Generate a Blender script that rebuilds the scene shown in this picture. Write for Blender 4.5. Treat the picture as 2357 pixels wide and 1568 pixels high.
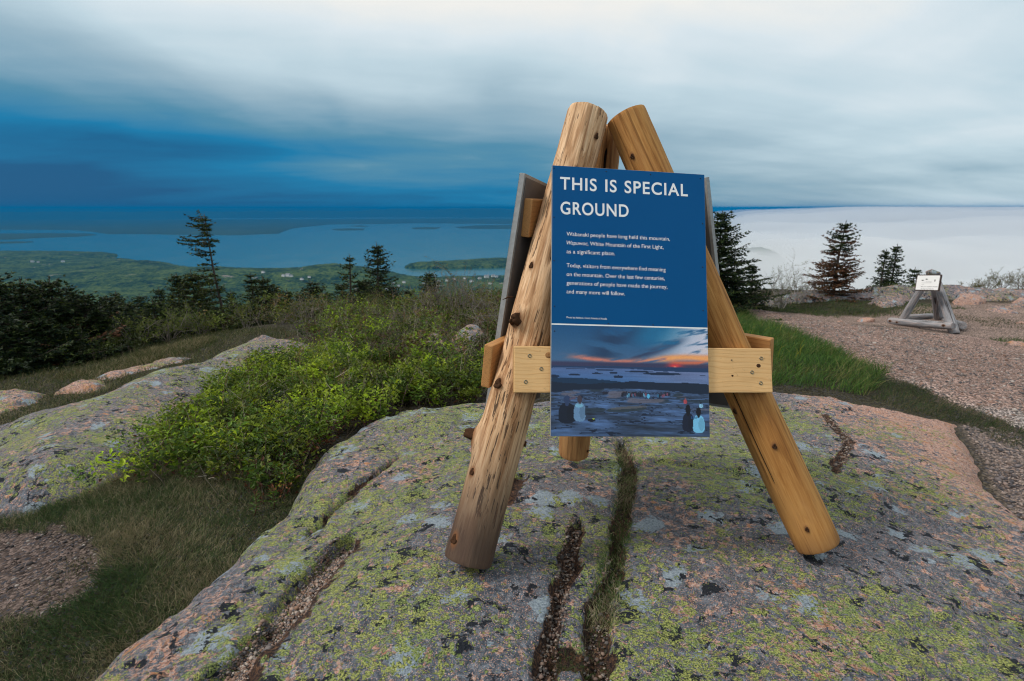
import bpy, math, random
import numpy as np
from mathutils import Vector, Matrix

for _o in list(bpy.data.objects):
    bpy.data.objects.remove(_o)
scene = bpy.context.scene
COL = scene.collection

# ------------------------------------------------------------------ camera, sky, sun, exposure
CAMZ = 1.36
FPX = 1309.0                       # focal length in pixels of a 2357 px wide frame
PITCH = math.atan((784 - 478) / FPX)
cam_d = bpy.data.cameras.new('camera')
cam = bpy.data.objects.new('camera', cam_d)
COL.objects.link(cam)
cam.location = (0, 0, CAMZ)
cam.rotation_euler = (math.pi / 2 - PITCH, 0, 0)
cam_d.sensor_width = 36.0
cam_d.lens = 36.0 * FPX / 2357.0
cam_d.clip_start = 0.05
cam_d.clip_end = 300000.0
cam_d.dof.use_dof = True
cam_d.dof.focus_distance = 2.25
cam_d.dof.aperture_fstop = 4.5
scene.camera = cam

SUN_EL = math.radians(48)
SUN_AZ = math.radians(-102)        # measured from +Y towards +X: to the left of the camera, a little behind
world = bpy.data.worlds.new('World')
scene.world = world
world.use_nodes = True


class NT:
    """small helper for writing node trees"""
    def __init__(s, tree):
        s.t = tree
        for n in list(tree.nodes):
            tree.nodes.remove(n)

    def n(s, typ, **kw):
        nd = s.t.nodes.new(typ)
        for k, v in kw.items():
            setattr(nd, k, v)
        return nd

    def put(s, sock, v):
        if hasattr(v, 'is_linked') or hasattr(v, 'links'):
            s.t.links.new(v, sock)
        elif isinstance(v, (tuple, list)) and len(v) == 3 and getattr(sock, 'type', '') == 'RGBA':
            sock.default_value = (*v, 1)
        else:
            sock.default_value = v

    def m(s, op, a, b=None, c=None, clamp=False):
        nd = s.n('ShaderNodeMath', operation=op)
        nd.use_clamp = clamp
        s.put(nd.inputs[0], a)
        if b is not None:
            s.put(nd.inputs[1], b)
        if c is not None:
            s.put(nd.inputs[2], c)
        return nd.outputs[0]

    def vm(s, op, a, b=None, scale=None):
        nd = s.n('ShaderNodeVectorMath', operation=op)
        s.put(nd.inputs[0], a)
        if b is not None:
            s.put(nd.inputs[1], b)
        if scale is not None:
            s.put(nd.inputs['Scale'], scale)
        return nd.outputs[0]

    def mix(s, f, a, b, blend='MIX'):
        nd = s.n('ShaderNodeMix', data_type='RGBA', blend_type=blend)
        s.put(nd.inputs[0], f)
        s.put(nd.inputs[6], a)
        s.put(nd.inputs[7], b)
        return nd.outputs[2]

    def noise(s, vec, scale, detail=4, rough=.55, dist=0.0, color=False):
        nd = s.n('ShaderNodeTexNoise')
        s.put(nd.inputs['Vector'], vec)
        nd.inputs['Scale'].default_value = scale
        nd.inputs['Detail'].default_value = detail
        nd.inputs['Roughness'].default_value = rough
        nd.inputs['Distortion'].default_value = dist
        return nd.outputs['Color' if color else 'Fac']

    def vor(s, vec, scale, feature='F1', rand=1.0):
        nd = s.n('ShaderNodeTexVoronoi', feature=feature)
        s.put(nd.inputs['Vector'], vec)
        nd.inputs['Scale'].default_value = scale
        nd.inputs['Randomness'].default_value = rand
        return nd

    def ss(s, v, lo, hi):
        nd = s.n('ShaderNodeMapRange', interpolation_type='SMOOTHSTEP')
        s.put(nd.inputs[0], v)
        s.put(nd.inputs[1], lo)
        s.put(nd.inputs[2], hi)
        return nd.outputs[0]

    def ramp(s, v, stops):
        nd = s.n('ShaderNodeValToRGB')
        s.put(nd.inputs[0], v)
        el = nd.color_ramp.elements
        while len(el) < len(stops):
            el.new(0.5)
        for e, (p, c) in zip(el, stops):
            e.position = p
            e.color = (*c, 1)
        return nd.outputs[0]

    def sep(s, v):
        nd = s.n('ShaderNodeSeparateXYZ')
        s.put(nd.inputs[0], v)
        return nd.outputs

    def comb(s, x, y, z):
        nd = s.n('ShaderNodeCombineXYZ')
        for k, v in enumerate((x, y, z)):
            s.put(nd.inputs[k], v)
        return nd.outputs[0]

    def attr(s, name, out='Fac'):
        nd = s.n('ShaderNodeAttribute', attribute_name=name)
        return nd.outputs[out]

    def obj(s):
        return s.n('ShaderNodeTexCoord').outputs['Object']


def build_world():
    T = NT(world.node_tree)
    d = T.vm('NORMALIZE', T.n('ShaderNodeTexCoord').outputs['Generated'])
    x, y, z = T.sep(d)
    zc = T.m('MAXIMUM', z, 0.0)
    az = T.m('DIVIDE', x, T.m('SQRT', T.m('ADD', T.m('ADD', T.m('MULTIPLY', x, x), T.m('MULTIPLY', y, y)), 1e-5)))
    # drifting cloud sheets: wide bands that fan out gently overhead
    zz = T.m('ADD', zc, 0.16)
    px = T.m('DIVIDE', T.m('ADD', x, T.m('MULTIPLY', y, 0.10)), zz)
    py = T.m('DIVIDE', T.m('SUBTRACT', y, T.m('MULTIPLY', x, 0.22)), zz)
    warp = T.noise(T.comb(T.m('MULTIPLY', px, .5), T.m('MULTIPLY', py, .5), 0.0), 1.0, 3, .5)
    sheet_ = T.noise(T.comb(T.m('ADD', T.m('MULTIPLY', px, 0.34), warp), T.m('MULTIPLY', py, 0.62), 4.3), 1.0, 5, .48, .15)
    fan = T.noise(T.comb(T.m('ADD', T.m('MULTIPLY', px, 0.8), warp), T.m('MULTIPLY', py, 0.16), 7.9), 1.0, 4, .45, .2)
    wisp = T.noise(T.comb(T.m('ADD', T.m('MULTIPLY', px, 0.9), T.m('MULTIPLY', warp, 2.0)), T.m('MULTIPLY', py, 2.1), 2.1), 1.0, 5, .55, .3)
    band = T.noise(T.comb(T.m('MULTIPLY', az, 1.3), T.m('MULTIPLY', T.m('SUBTRACT', z, T.m('MULTIPLY', az, .03)), 17.0), 1.7), 1.0, 4, .5, .3)
    lowness = T.ss(z, 0.24, 0.03)
    zq = T.m('MINIMUM', zc, 0.4)
    side = T.m('MULTIPLY', T.m('MULTIPLY', az, 0.34), T.m('SUBTRACT', 1.0, T.m('MULTIPLY', zq, 2.2)))
    side = T.m('ADD', side, T.m('MULTIPLY', T.m('MULTIPLY', T.m('MAXIMUM', az, 0.0), 0.50), T.m('SUBTRACT', 1.0, T.m('MULTIPLY', zq, 4.6))))
    t = T.m('ADD', side, 0.185)
    t = T.m('ADD', t, T.m('MULTIPLY', T.m('MINIMUM', zc, 0.40), 2.55))
    t = T.m('ADD', t, T.m('MULTIPLY', T.m('SUBTRACT', sheet_, 0.5), 0.62))
    t = T.m('ADD', t, T.m('MULTIPLY', T.m('MULTIPLY', T.m('SUBTRACT', fan, 0.5), T.ss(z, 0.0, .16)), 0.55))
    t = T.m('ADD', t, T.m('MULTIPLY', T.m('SUBTRACT', wisp, 0.5), 0.22))
    t = T.m('ADD', t, T.m('MULTIPLY', T.m('MULTIPLY', T.m('SUBTRACT', band, 0.52), lowness), 0.42))
    cloud = T.ramp(t, [(0.0, (0.0, .092, .235)), (.20, (0.0, .188, .395)), (.38, (.085, .265, .40)),
                       (.60, (.32, .465, .56)), (.78, (.54, .68, .755)), (.90, (.71, .80, .85)), (1.0, (.89, .885, .85))])
    sky = T.n('ShaderNodeTexSky', sky_type='NISHITA')
    sky.sun_disc = False
    sky.sun_elevation = SUN_EL
    sky.sun_rotation = SUN_AZ
    sky.altitude = 460
    skyc = T.vm('SCALE', sky.outputs[0], scale=0.10)
    col = T.mix(0.96, skyc, cloud)
    bg = T.n('ShaderNodeBackground')
    T.put(bg.inputs[0], col)
    bg.inputs[1].default_value = 0.68
    out = T.n('ShaderNodeOutputWorld')
    T.t.links.new(bg.outputs[0], out.inputs[0])


build_world()
sun_d = bpy.data.lights.new('sun', 'SUN')
sun_d.energy = 1.5
sun_d.angle = math.radians(12)
sun_d.color = (1.0, .955, .90)
sun = bpy.data.objects.new('sun', sun_d)
COL.objects.link(sun)
_sd = Vector((math.sin(SUN_AZ) * math.cos(SUN_EL), math.cos(SUN_AZ) * math.cos(SUN_EL), math.sin(SUN_EL)))
sun.rotation_euler = _sd.to_track_quat('Z', 'Y').to_euler()
sun.location = (-8, -8, 12)

vs = scene.view_settings
vs.view_transform = 'Standard'
vs.look = 'None'
vs.exposure = 0.58
vs.gamma = 1.0
vs.use_curve_mapping = False
scene.render.engine = 'CYCLES'
cy_ = scene.cycles
cy_.use_denoising = True
cy_.max_bounces = 5
cy_.diffuse_bounces = 3
cy_.glossy_bounces = 2
cy_.transmission_bounces = 3
cy_.volume_bounces = 3
cy_.sample_clamp_indirect = 4.0
cy_.filter_width = 1.1
cy_.transparent_max_bounces = 8
cy_.use_adaptive_sampling = True
cy_.adaptive_threshold = 0.015

# ------------------------------------------------------------------ geometry helpers
rng = np.random.default_rng(7)
random.seed(7)
Fv = np.array([0, math.cos(PITCH), -math.sin(PITCH)])
Uv = np.array([0, math.sin(PITCH), math.cos(PITCH)])
Rv = np.array([1.0, 0, 0])
C0 = np.array([0, 0, CAMZ])


def ray(px, py):
    return Fv + Rv * ((px - 1178.5) / FPX) + Uv * ((784 - py) / FPX)


def at_z(px, py, z):               # the point of a sight line at height z
    r = ray(px, py)
    return C0 + r * ((z - CAMZ) / r[2])


def at_y(px, py, Y):               # the point of a sight line at depth Y
    r = ray(px, py)
    return C0 + r * (Y / r[1])


def at_plane(px, py, c, n):
    r = ray(px, py)
    return C0 + r * (((c - C0) @ n) / (r @ n))


_lat = {}


def _lattice(seed):
    if seed not in _lat:
        _lat[seed] = np.random.default_rng(seed + 1000).random((256, 256))
    return _lat[seed]


def vnoise(x, y, seed=0):
    L = _lattice(seed)
    xi = np.floor(x).astype(int)
    yi = np.floor(y).astype(int)
    fx = x - xi
    fy = y - yi
    fx = fx * fx * fx * (fx * (fx * 6 - 15) + 10)
    fy = fy * fy * fy * (fy * (fy * 6 - 15) + 10)
    a = L[xi & 255, yi & 255]
    b = L[(xi + 1) & 255, yi & 255]
    c = L[xi & 255, (yi + 1) & 255]
    d = L[(xi + 1) & 255, (yi + 1) & 255]
    return (a * (1 - fx) + b * fx) * (1 - fy) + (c * (1 - fx) + d * fx) * fy


def fbm(x, y, scale=1.0, octv=4, seed=0, gain=.5):
    x = np.asarray(x, float) * scale
    y = np.asarray(y, float) * scale
    s = 0
    a = 1.0
    tot = 0
    for k in range(octv):
        s = s + a * (vnoise(x + 17.3 * k, y - 9.1 * k, seed + k) - .5)
        tot += a
        a *= gain
        x, y = x * 1.93 + y * .31, y * 1.93 - x * .16
    return s / tot * 2


def sstep(v, lo, hi):
    t = np.clip((np.asarray(v, float) - lo) / (hi - lo), 0, 1)
    return t * t * (3 - 2 * t)


class TPS:
    def __init__(s, pts, reg=1e-3):
        P = np.array(pts, float)
        s.P = P[:, :2]
        n = len(P)
        K = s._k(s.P, s.P) + reg * np.eye(n)
        A = np.zeros((n + 3, n + 3))
        A[:n, :n] = K
        A[:n, n] = 1
        A[:n, n + 1:] = s.P
        A[n:, :n] = A[:n, n:].T
        b = np.zeros(n + 3)
        b[:n] = P[:, 2]
        s.w = np.linalg.solve(A, b)

    @staticmethod
    def _k(a, b):
        d2 = ((a[:, None, :] - b[None, :, :]) ** 2).sum(-1)
        return .5 * d2 * np.log(d2 + 1e-12)

    def __call__(s, x, y):
        x = np.asarray(x, float)
        sh = x.shape
        q = np.stack([x.ravel(), np.asarray(y, float).ravel()], 1)
        out = np.empty(len(q))
        n = len(s.P)
        for i in range(0, len(q), 20000):
            c = q[i:i + 20000]
            out[i:i + 20000] = s._k(c, s.P) @ s.w[:n] + s.w[n] + c @ s.w[n + 1:]
        return out.reshape(sh)


def poly_sd(x, y, poly):
    """signed distance to a polygon, positive inside"""
    x = np.asarray(x, float)
    y = np.asarray(y, float)
    P = np.asarray(poly, float)[:, :2]
    d = np.full(x.shape, 1e18)
    ins = np.zeros(x.shape, bool)
    for i in range(len(P)):
        a, b = P[i], P[(i + 1) % len(P)]
        e = b - a
        t = np.clip(((x - a[0]) * e[0] + (y - a[1]) * e[1]) / (e @ e + 1e-12), 0, 1)
        d = np.minimum(d, (x - a[0] - t * e[0]) ** 2 + (y - a[1] - t * e[1]) ** 2)
        c = ((a[1] > y) != (b[1] > y)) & (x < (b[0] - a[0]) * (y - a[1]) / (b[1] - a[1] + 1e-15) + a[0])
        ins ^= c
    d = np.sqrt(d)
    return np.where(ins, d, -d)


def line_d(x, y, line):
    """distance to an open polyline, and position 0..1 along it, and the side"""
    P = np.asarray(line, float)[:, :2]
    d = np.full(np.shape(x), 1e18)
    s = np.zeros(np.shape(x))
    sd = np.zeros(np.shape(x))
    L = np.r_[0, np.cumsum(np.hypot(*np.diff(P, axis=0).T))]
    for i in range(len(P) - 1):
        a, b = P[i], P[i + 1]
        e = b - a
        t = np.clip(((x - a[0]) * e[0] + (y - a[1]) * e[1]) / (e @ e + 1e-12), 0, 1)
        q = np.hypot(x - a[0] - t * e[0], y - a[1] - t * e[1])
        cr = e[0] * (y - a[1]) - e[1] * (x - a[0])
        m = q < d
        d = np.where(m, q, d)
        s = np.where(m, (L[i] + t * (L[i + 1] - L[i])) / L[-1], s)
        sd = np.where(m, np.sign(cr), sd)
    return d, s, sd


def np_mesh(name, V, F, smooth=True, colors=None, attrs=None):
    """fast mesh from arrays; F is (n,3) or (n,4), or a list of such arrays"""
    me = bpy.data.meshes.new(name)
    Fs = F if isinstance(F, list) else [F]
    Fs = [np.asarray(f, np.int32) for f in Fs if len(f)]
    V = np.asarray(V, np.float32)
    nl = sum(f.size for f in Fs)
    nf = sum(len(f) for f in Fs)
    me.vertices.add(len(V))
    me.vertices.foreach_set('co', V.ravel())
    me.loops.add(nl)
    me.loops.foreach_set('vertex_index', np.concatenate([f.ravel() for f in Fs]))
    me.polygons.add(nf)
    tot = np.concatenate([np.full(len(f), f.shape[1], np.int32) for f in Fs])
    me.polygons.foreach_set('loop_start', np.r_[0, np.cumsum(tot)[:-1]].astype(np.int32))
    me.polygons.foreach_set('loop_total', tot)
    me.update(calc_edges=True)
    me.polygons.foreach_set('use_smooth', np.full(nf, bool(smooth)))
    if colors is not None:
        c = np.ones((len(V), 4), np.float32)
        c[:, :3] = np.asarray(colors).reshape(-1, 3)
        a = me.color_attributes.new('Col', 'FLOAT_COLOR', 'POINT')
        a.data.foreach_set('color', c.ravel())
    for k, v in (attrs or {}).items():
        a = me.attributes.new(k, 'FLOAT', 'POINT')
        a.data.foreach_set('value', np.asarray(v, np.float32).ravel())
    me.validate(verbose=False)
    return me


WM = {}


def setw(o, M):
    """give an object its world matrix whatever its parent is"""
    if o.parent is not None:
        o.matrix_parent_inverse = WM[o.parent.name].inverted()
    o.matrix_basis = M
    WM[o.name] = M


def link(name, me, mat=None, parent=None, label=None, cat=None, group=None, kind=None, loc=None, M=None):
    """put a mesh (or an Empty) into the scene; M is its world matrix"""
    o = bpy.data.objects.new(name, me)
    COL.objects.link(o)
    if mat is not None and me is not None:
        me.materials.clear()
        for m_ in (mat if isinstance(mat, (list, tuple)) else [mat]):
            me.materials.append(m_)
    if parent is not None:
        o.parent = parent
    if M is None:
        M = Matrix.Translation(Vector(loc)) if loc is not None else Matrix.Identity(4)
    setw(o, M)
    for k, v in (('label', label), ('category', cat), ('group', group), ('kind', kind)):
        if v:
            o[k] = v
    return o


def thing(name, label, cat, loc=(0, 0, 0), group=None):
    return link(name, None, label=label, cat=cat, group=group, loc=loc)


def grid_faces(nu, nv, wrap=False):
    i, j = np.meshgrid(np.arange(nu - 1), np.arange(nv if wrap else nv - 1), indexing='ij')
    a = i * nv + j
    b = i * nv + (j + 1) % nv
    return np.stack([a, b, b + nv, a + nv], -1).reshape(-1, 4)


def frame_from(axis):
    a = np.asarray(axis, float)
    a = a / np.linalg.norm(a)
    h = np.array([0, 0, 1.0]) if abs(a[2]) < .95 else np.array([1.0, 0, 0])
    u = np.cross(h, a)
    u /= np.linalg.norm(u)
    return u, np.cross(a, u), a


def tube(P, R, n=6, cap=True):
    """tube through points P with radii R -> V, [F4, F3]"""
    P = np.asarray(P, float)
    R = np.asarray(R, float)
    m = len(P)
    T = np.gradient(P, axis=0)
    V = []
    u = None
    for k in range(m):
        t = T[k] / (np.linalg.norm(T[k]) + 1e-12)
        if u is None:
            u, w, _ = frame_from(t)
        else:
            u = u - t * (u @ t)
            u /= np.linalg.norm(u) + 1e-12
            w = np.cross(t, u)
        a = np.arange(n) * 2 * math.pi / n
        V.append(P[k] + R[k] * (np.cos(a)[:, None] * u + np.sin(a)[:, None] * w))
    V = np.concatenate(V)
    F = grid_faces(m, n, True)
    F3 = np.zeros((0, 3), int)
    if cap:
        V = np.concatenate([V, P[:1], P[-1:]])
        a = np.arange(n)
        F3 = np.concatenate([np.stack([(a + 1) % n, a, np.full(n, m * n)], 1),
                             np.stack([(m - 1) * n + a, (m - 1) * n + (a + 1) % n, np.full(n, m * n + 1)], 1)])
    return V, F, F3


class Bag:
    """collects vertex / face / colour arrays into one mesh"""
    def __init__(s):
        s.V, s.F4, s.F3, s.C, s.n = [], [], [], [], 0

    def add(s, V, F4=None, F3=None, col=(1, 1, 1)):
        V = np.asarray(V, float)
        s.V.append(V)
        if F4 is not None and len(F4):
            s.F4.append(np.asarray(F4) + s.n)
        if F3 is not None and len(F3):
            s.F3.append(np.asarray(F3) + s.n)
        c = np.asarray(col, float)
        s.C.append(np.broadcast_to(c, (len(V), 3)) if c.ndim == 1 else c)
        s.n += len(V)

    def mesh(s, name, smooth=True):
        F = []
        if s.F4:
            F.append(np.concatenate(s.F4))
        if s.F3:
            F.append(np.concatenate(s.F3))
        return np_mesh(name, np.concatenate(s.V), F, smooth, np.concatenate(s.C))


def box_mesh(name, sx, sy, sz, bevel=0.004, segs=2):
    import bmesh
    bm = bmesh.new()
    bmesh.ops.create_cube(bm, size=1.0)
    bmesh.ops.scale(bm, vec=(sx, sy, sz), verts=bm.verts)
    if bevel:
        bmesh.ops.bevel(bm, geom=list(bm.edges), offset=bevel, segments=segs, affect='EDGES', profile=.6)
    me = bpy.data.meshes.new(name)
    bm.to_mesh(me)
    bm.free()
    return me


def frame(r, u, n, c):
    """matrix with local x, y, z along r, u, n at c"""
    return Matrix(((r[0], u[0], n[0], c[0]), (r[1], u[1], n[1], c[1]), (r[2], u[2], n[2], c[2]), (0, 0, 0, 1)))

# ------------------------------------------------------------------ materials
def mat_new(name):
    m_ = bpy.data.materials.new(name)
    m_.use_nodes = True
    return m_, NT(m_.node_tree)


def finish(T, col, rough=.8, bump=None, bstr=.3, bdist=.01, spec=.3, metal=0.0, transl=0.0):
    p = T.n('ShaderNodeBsdfPrincipled')
    T.put(p.inputs['Base Color'], col)
    T.put(p.inputs['Roughness'], rough)
    p.inputs['Specular IOR Level'].default_value = spec
    p.inputs['Metallic'].default_value = metal
    if bump is not None:
        b = T.n('ShaderNodeBump')
        b.inputs['Strength'].default_value = bstr
        b.inputs['Distance'].default_value = bdist
        T.put(b.inputs['Height'], bump)
        T.t.links.new(b.outputs[0], p.inputs['Normal'])
    out = T.n('ShaderNodeOutputMaterial')
    sh = p.outputs[0]
    if transl:
        tr = T.n('ShaderNodeBsdfTranslucent')
        T.put(tr.inputs[0], col)
        mx = T.n('ShaderNodeMixShader')
        mx.inputs[0].default_value = transl
        T.t.links.new(sh, mx.inputs[1])
        T.t.links.new(tr.outputs[0], mx.inputs[2])
        sh = mx.outputs[0]
    T.t.links.new(sh, out.inputs[0])


def plain(name, col, rough=.6, spec=.3, metal=0.0, var=.12, scale=30):
    m_, T = mat_new(name)
    nz = T.noise(T.obj(), scale, 3)
    k = T.m('ADD', T.m('MULTIPLY', nz, var * 2), 1 - var)
    finish(T, T.vm('SCALE', T.n('ShaderNodeRGB').outputs[0] if False else T.mix(0.0, col, col), scale=k), rough, spec=spec, metal=metal)
    return m_


def granite(name, lichen=1.0, pinkness=0.0, scale=1.0):
    """lichen covered pink granite; reads the mesh attributes wear (bare rock) and damp (stained rock by a crack)"""
    m_, T = mat_new(name)
    P = T.obj()
    wob = T.vm('SCALE', T.vm('SUBTRACT', T.noise(P, 26 * scale, 3, .6, color=True), (.5, .5, .5)), scale=.050 / scale)
    wob2 = T.vm('SCALE', T.vm('SUBTRACT', T.noise(P, 110 * scale, 2, .6, color=True), (.5, .5, .5)), scale=.016 / scale)
    Q = T.vm('ADD', T.vm('ADD', P, wob), wob2)
    wear = T.attr('wear')
    damp = T.attr('damp')
    # crystals of the bare stone
    cr = T.vor(T.vm('ADD', P, wob2), 150 * scale)
    crc = T.sep(cr.outputs['Color'])
    big = T.noise(P, 2.3 * scale, 4, .6)
    stone = T.ramp(crc[0], [(0.0, (.07, .06, .06)), (.2, (.24, .14, .11)), (.38, (.44, .235, .17)), (.6, (.55, .31, .225)),
                            (.8, (.58, .41, .34)), (1.0, (.30, .27, .26))])
    orange = T.mix(T.ss(T.noise(P, 9 * scale, 3), .55, .75), stone, (.50, .22, .08))
    # grey weathered skin over the stone
    g1 = T.noise(Q, 24 * scale, 5, .66)
    gcol = T.ramp(T.noise(Q, 42 * scale, 4, .65), [(.28, (.036, .046, .062)), (.5, (.105, .123, .150)), (.68, (.23, .258, .295))])
    gcol = T.vm('SCALE', gcol, scale=T.m('ADD', .68, T.m('MULTIPLY', crc[1], .64)))
    gthr = T.m('ADD', T.m('MULTIPLY', T.m('SUBTRACT', big, .5), -.32), T.m('ADD', T.m('MULTIPLY', wear, .26), .385 + pinkness))
    gm = T.ss(g1, gthr, T.m('ADD', gthr, .045))
    col = T.mix(gm, orange, gcol)
    sp = T.noise(P, 230 * scale, 2, .6)
    col = T.mix(T.ss(T.m('ADD', sp, T.m('MULTIPLY', T.m('SUBTRACT', big, .5), .12)), .575, .625), col, T.vm('SCALE', stone, scale=1.3))
    # pale blue grey crust, frayed at the rim
    v = T.vor(Q, 6.5 * scale)
    vc = T.sep(v.outputs['Color'])
    fray = T.noise(Q, 30 * scale, 4, .65)
    rad = T.m('MULTIPLY', T.ss(vc[0], .40, 1.0), T.m('SUBTRACT', .64, T.m('MULTIPLY', wear, .35)))
    pm = T.ss(T.m('SUBTRACT', T.m('SUBTRACT', rad, v.outputs['Distance']), T.m('MULTIPLY', T.m('SUBTRACT', fray, .42), 1.1)), -.01, .05)
    pcol = T.ramp(T.noise(P, 130 * scale, 4, .7), [(.34, (.14, .175, .21)), (.55, (.33, .39, .44)), (.75, (.48, .54, .58))])
    col = T.mix(pm, col, pcol)
    # black crust in ragged islands
    bn = T.m('ADD', T.m('MULTIPLY', T.noise(T.vm('ADD', Q, (3.1, 1.7, .4)), 11 * scale, 3, .5), .62), T.m('MULTIPLY', T.noise(T.vm('ADD', Q, (1.1, 6.7, .4)), 33 * scale, 3, .5), .38))
    bthr = T.m('ADD', .562, T.m('SUBTRACT', T.m('MULTIPLY', wear, .10), T.m('MULTIPLY', T.m('SUBTRACT', T.noise(P, 2.9 * scale, 2), .5), .16)))
    bm_ = T.ss(bn, bthr, T.m('ADD', bthr, .018))
    col = T.mix(bm_, col, T.ramp(T.noise(P, 190 * scale, 2), [(.3, (.009, .011, .016)), (.75, (.040, .045, .056))]))
    # yellow green map lichen: rosettes of two sizes, speckled with black
    dens = T.noise(T.vm('ADD', P, (9.2, 4.4, 2.0)), 1.9 * scale, 3, .6)
    lich = None
    for sc_, off, amt in ((23, (0, 0, 0), .80), (44, (5.5, 2.2, 1.1), .84), (75, (2.5, 8.1, 6.3), .80), (12, (1.5, 7.7, 3.3), .44)):
        v = T.vor(T.vm('ADD', Q, off), sc_ * scale)
        vc = T.sep(v.outputs['Color'])
        r_ = T.m('MULTIPLY', T.ss(vc[2], .30, .9), T.m('MULTIPLY', T.m('ADD', .12, T.m('MULTIPLY', T.ss(dens, .28, .62), .88)), amt * lichen * .96))
        r_ = T.m('SUBTRACT', r_, T.m('MULTIPLY', wear, .42))
        k = T.ss(T.m('SUBTRACT', r_, v.outputs['Distance']), -.03, .05)
        lich = k if lich is None else T.m('MAXIMUM', lich, k)
    grain = T.noise(P, 175 * scale, 3, .75)
    lcol = T.ramp(grain, [(.36, (.016, .022, .018)), (.43, (.12, .15, .052)), (.53, (.35, .375, .105)), (.66, (.56, .56, .20))])
    lcol = T.mix(T.ss(T.noise(Q, 13 * scale, 2), .45, .62), lcol, T.vm('MULTIPLY', lcol, (.74, .86, .95)))
    col = T.mix(T.m('MULTIPLY', lich, T.ss(T.noise(P, 95 * scale, 3, .7), .41, .48)), col, lcol)
    # stained, damp rock along the cracks
    dcol = T.ramp(T.noise(Q, 75 * scale, 4, .7), [(.36, (.014, .011, .013)), (.5, (.055, .036, .030)), (.62, (.17, .085, .045)), (.75, (.28, .18, .13))])
    dm = T.ss(T.m('ADD', damp, T.m('MULTIPLY', T.m('SUBTRACT', T.noise(Q, 22 * scale, 4), .5), 1.1)), .45, .62)
    col = T.mix(dm, col, dcol)
    hgt = T.m('ADD', T.m('MULTIPLY', T.noise(P, 85 * scale, 5, .7), 1.0), T.m('MULTIPLY', lich, .45))
    hgt = T.m('ADD', hgt, T.m('MULTIPLY', bm_, .1))
    finish(T, col, .88, hgt, 1.0, .015 / scale, spec=.15)
    return m_


def soil_mat(name, far=False):
    """soil and gravel; vertex colour Col gives the local colour"""
    m_, T = mat_new(name)
    P = T.obj()
    base = T.attr('Col', 'Color')
    cells = T.vor(P, 75)
    cc = T.sep(cells.outputs['Color'])
    k = T.m('ADD', .35, T.m('MULTIPLY', cc[0], 1.2))
    stones = T.vm('SCALE', base, scale=k)
    stones = T.mix(T.ss(cc[1], .78, .82), stones, T.vm('SCALE', base, scale=2.1))
    stones = T.mix(T.ss(cc[2], .86, .88), stones, (.05, .05, .06))
    n1 = T.noise(P, 3.0, 5, .65)
    col = T.vm('SCALE', stones, scale=T.m('ADD', .55, T.m('MULTIPLY', n1, .9)))
    hgt = T.m('ADD', T.m('MULTIPLY', T.m('SUBTRACT', 1.0, cells.outputs['Distance']), .6), T.noise(P, 40, 4, .7))
    finish(T, col, .95, hgt, .7, .012, spec=.1)
    return m_


def attr_mat(name, rough=.7, transl=0.0, spec=.25, var=.35, scale=9):
    """colour from the vertex attribute Col, varied a little over space"""
    m_, T = mat_new(name)
    k = T.m('ADD', 1 - var * .5, T.m('MULTIPLY', T.noise(T.obj(), scale, 3), var))
    finish(T, T.vm('SCALE', T.attr('Col', 'Color'), scale=k), rough, spec=spec, transl=transl)
    return m_


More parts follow.
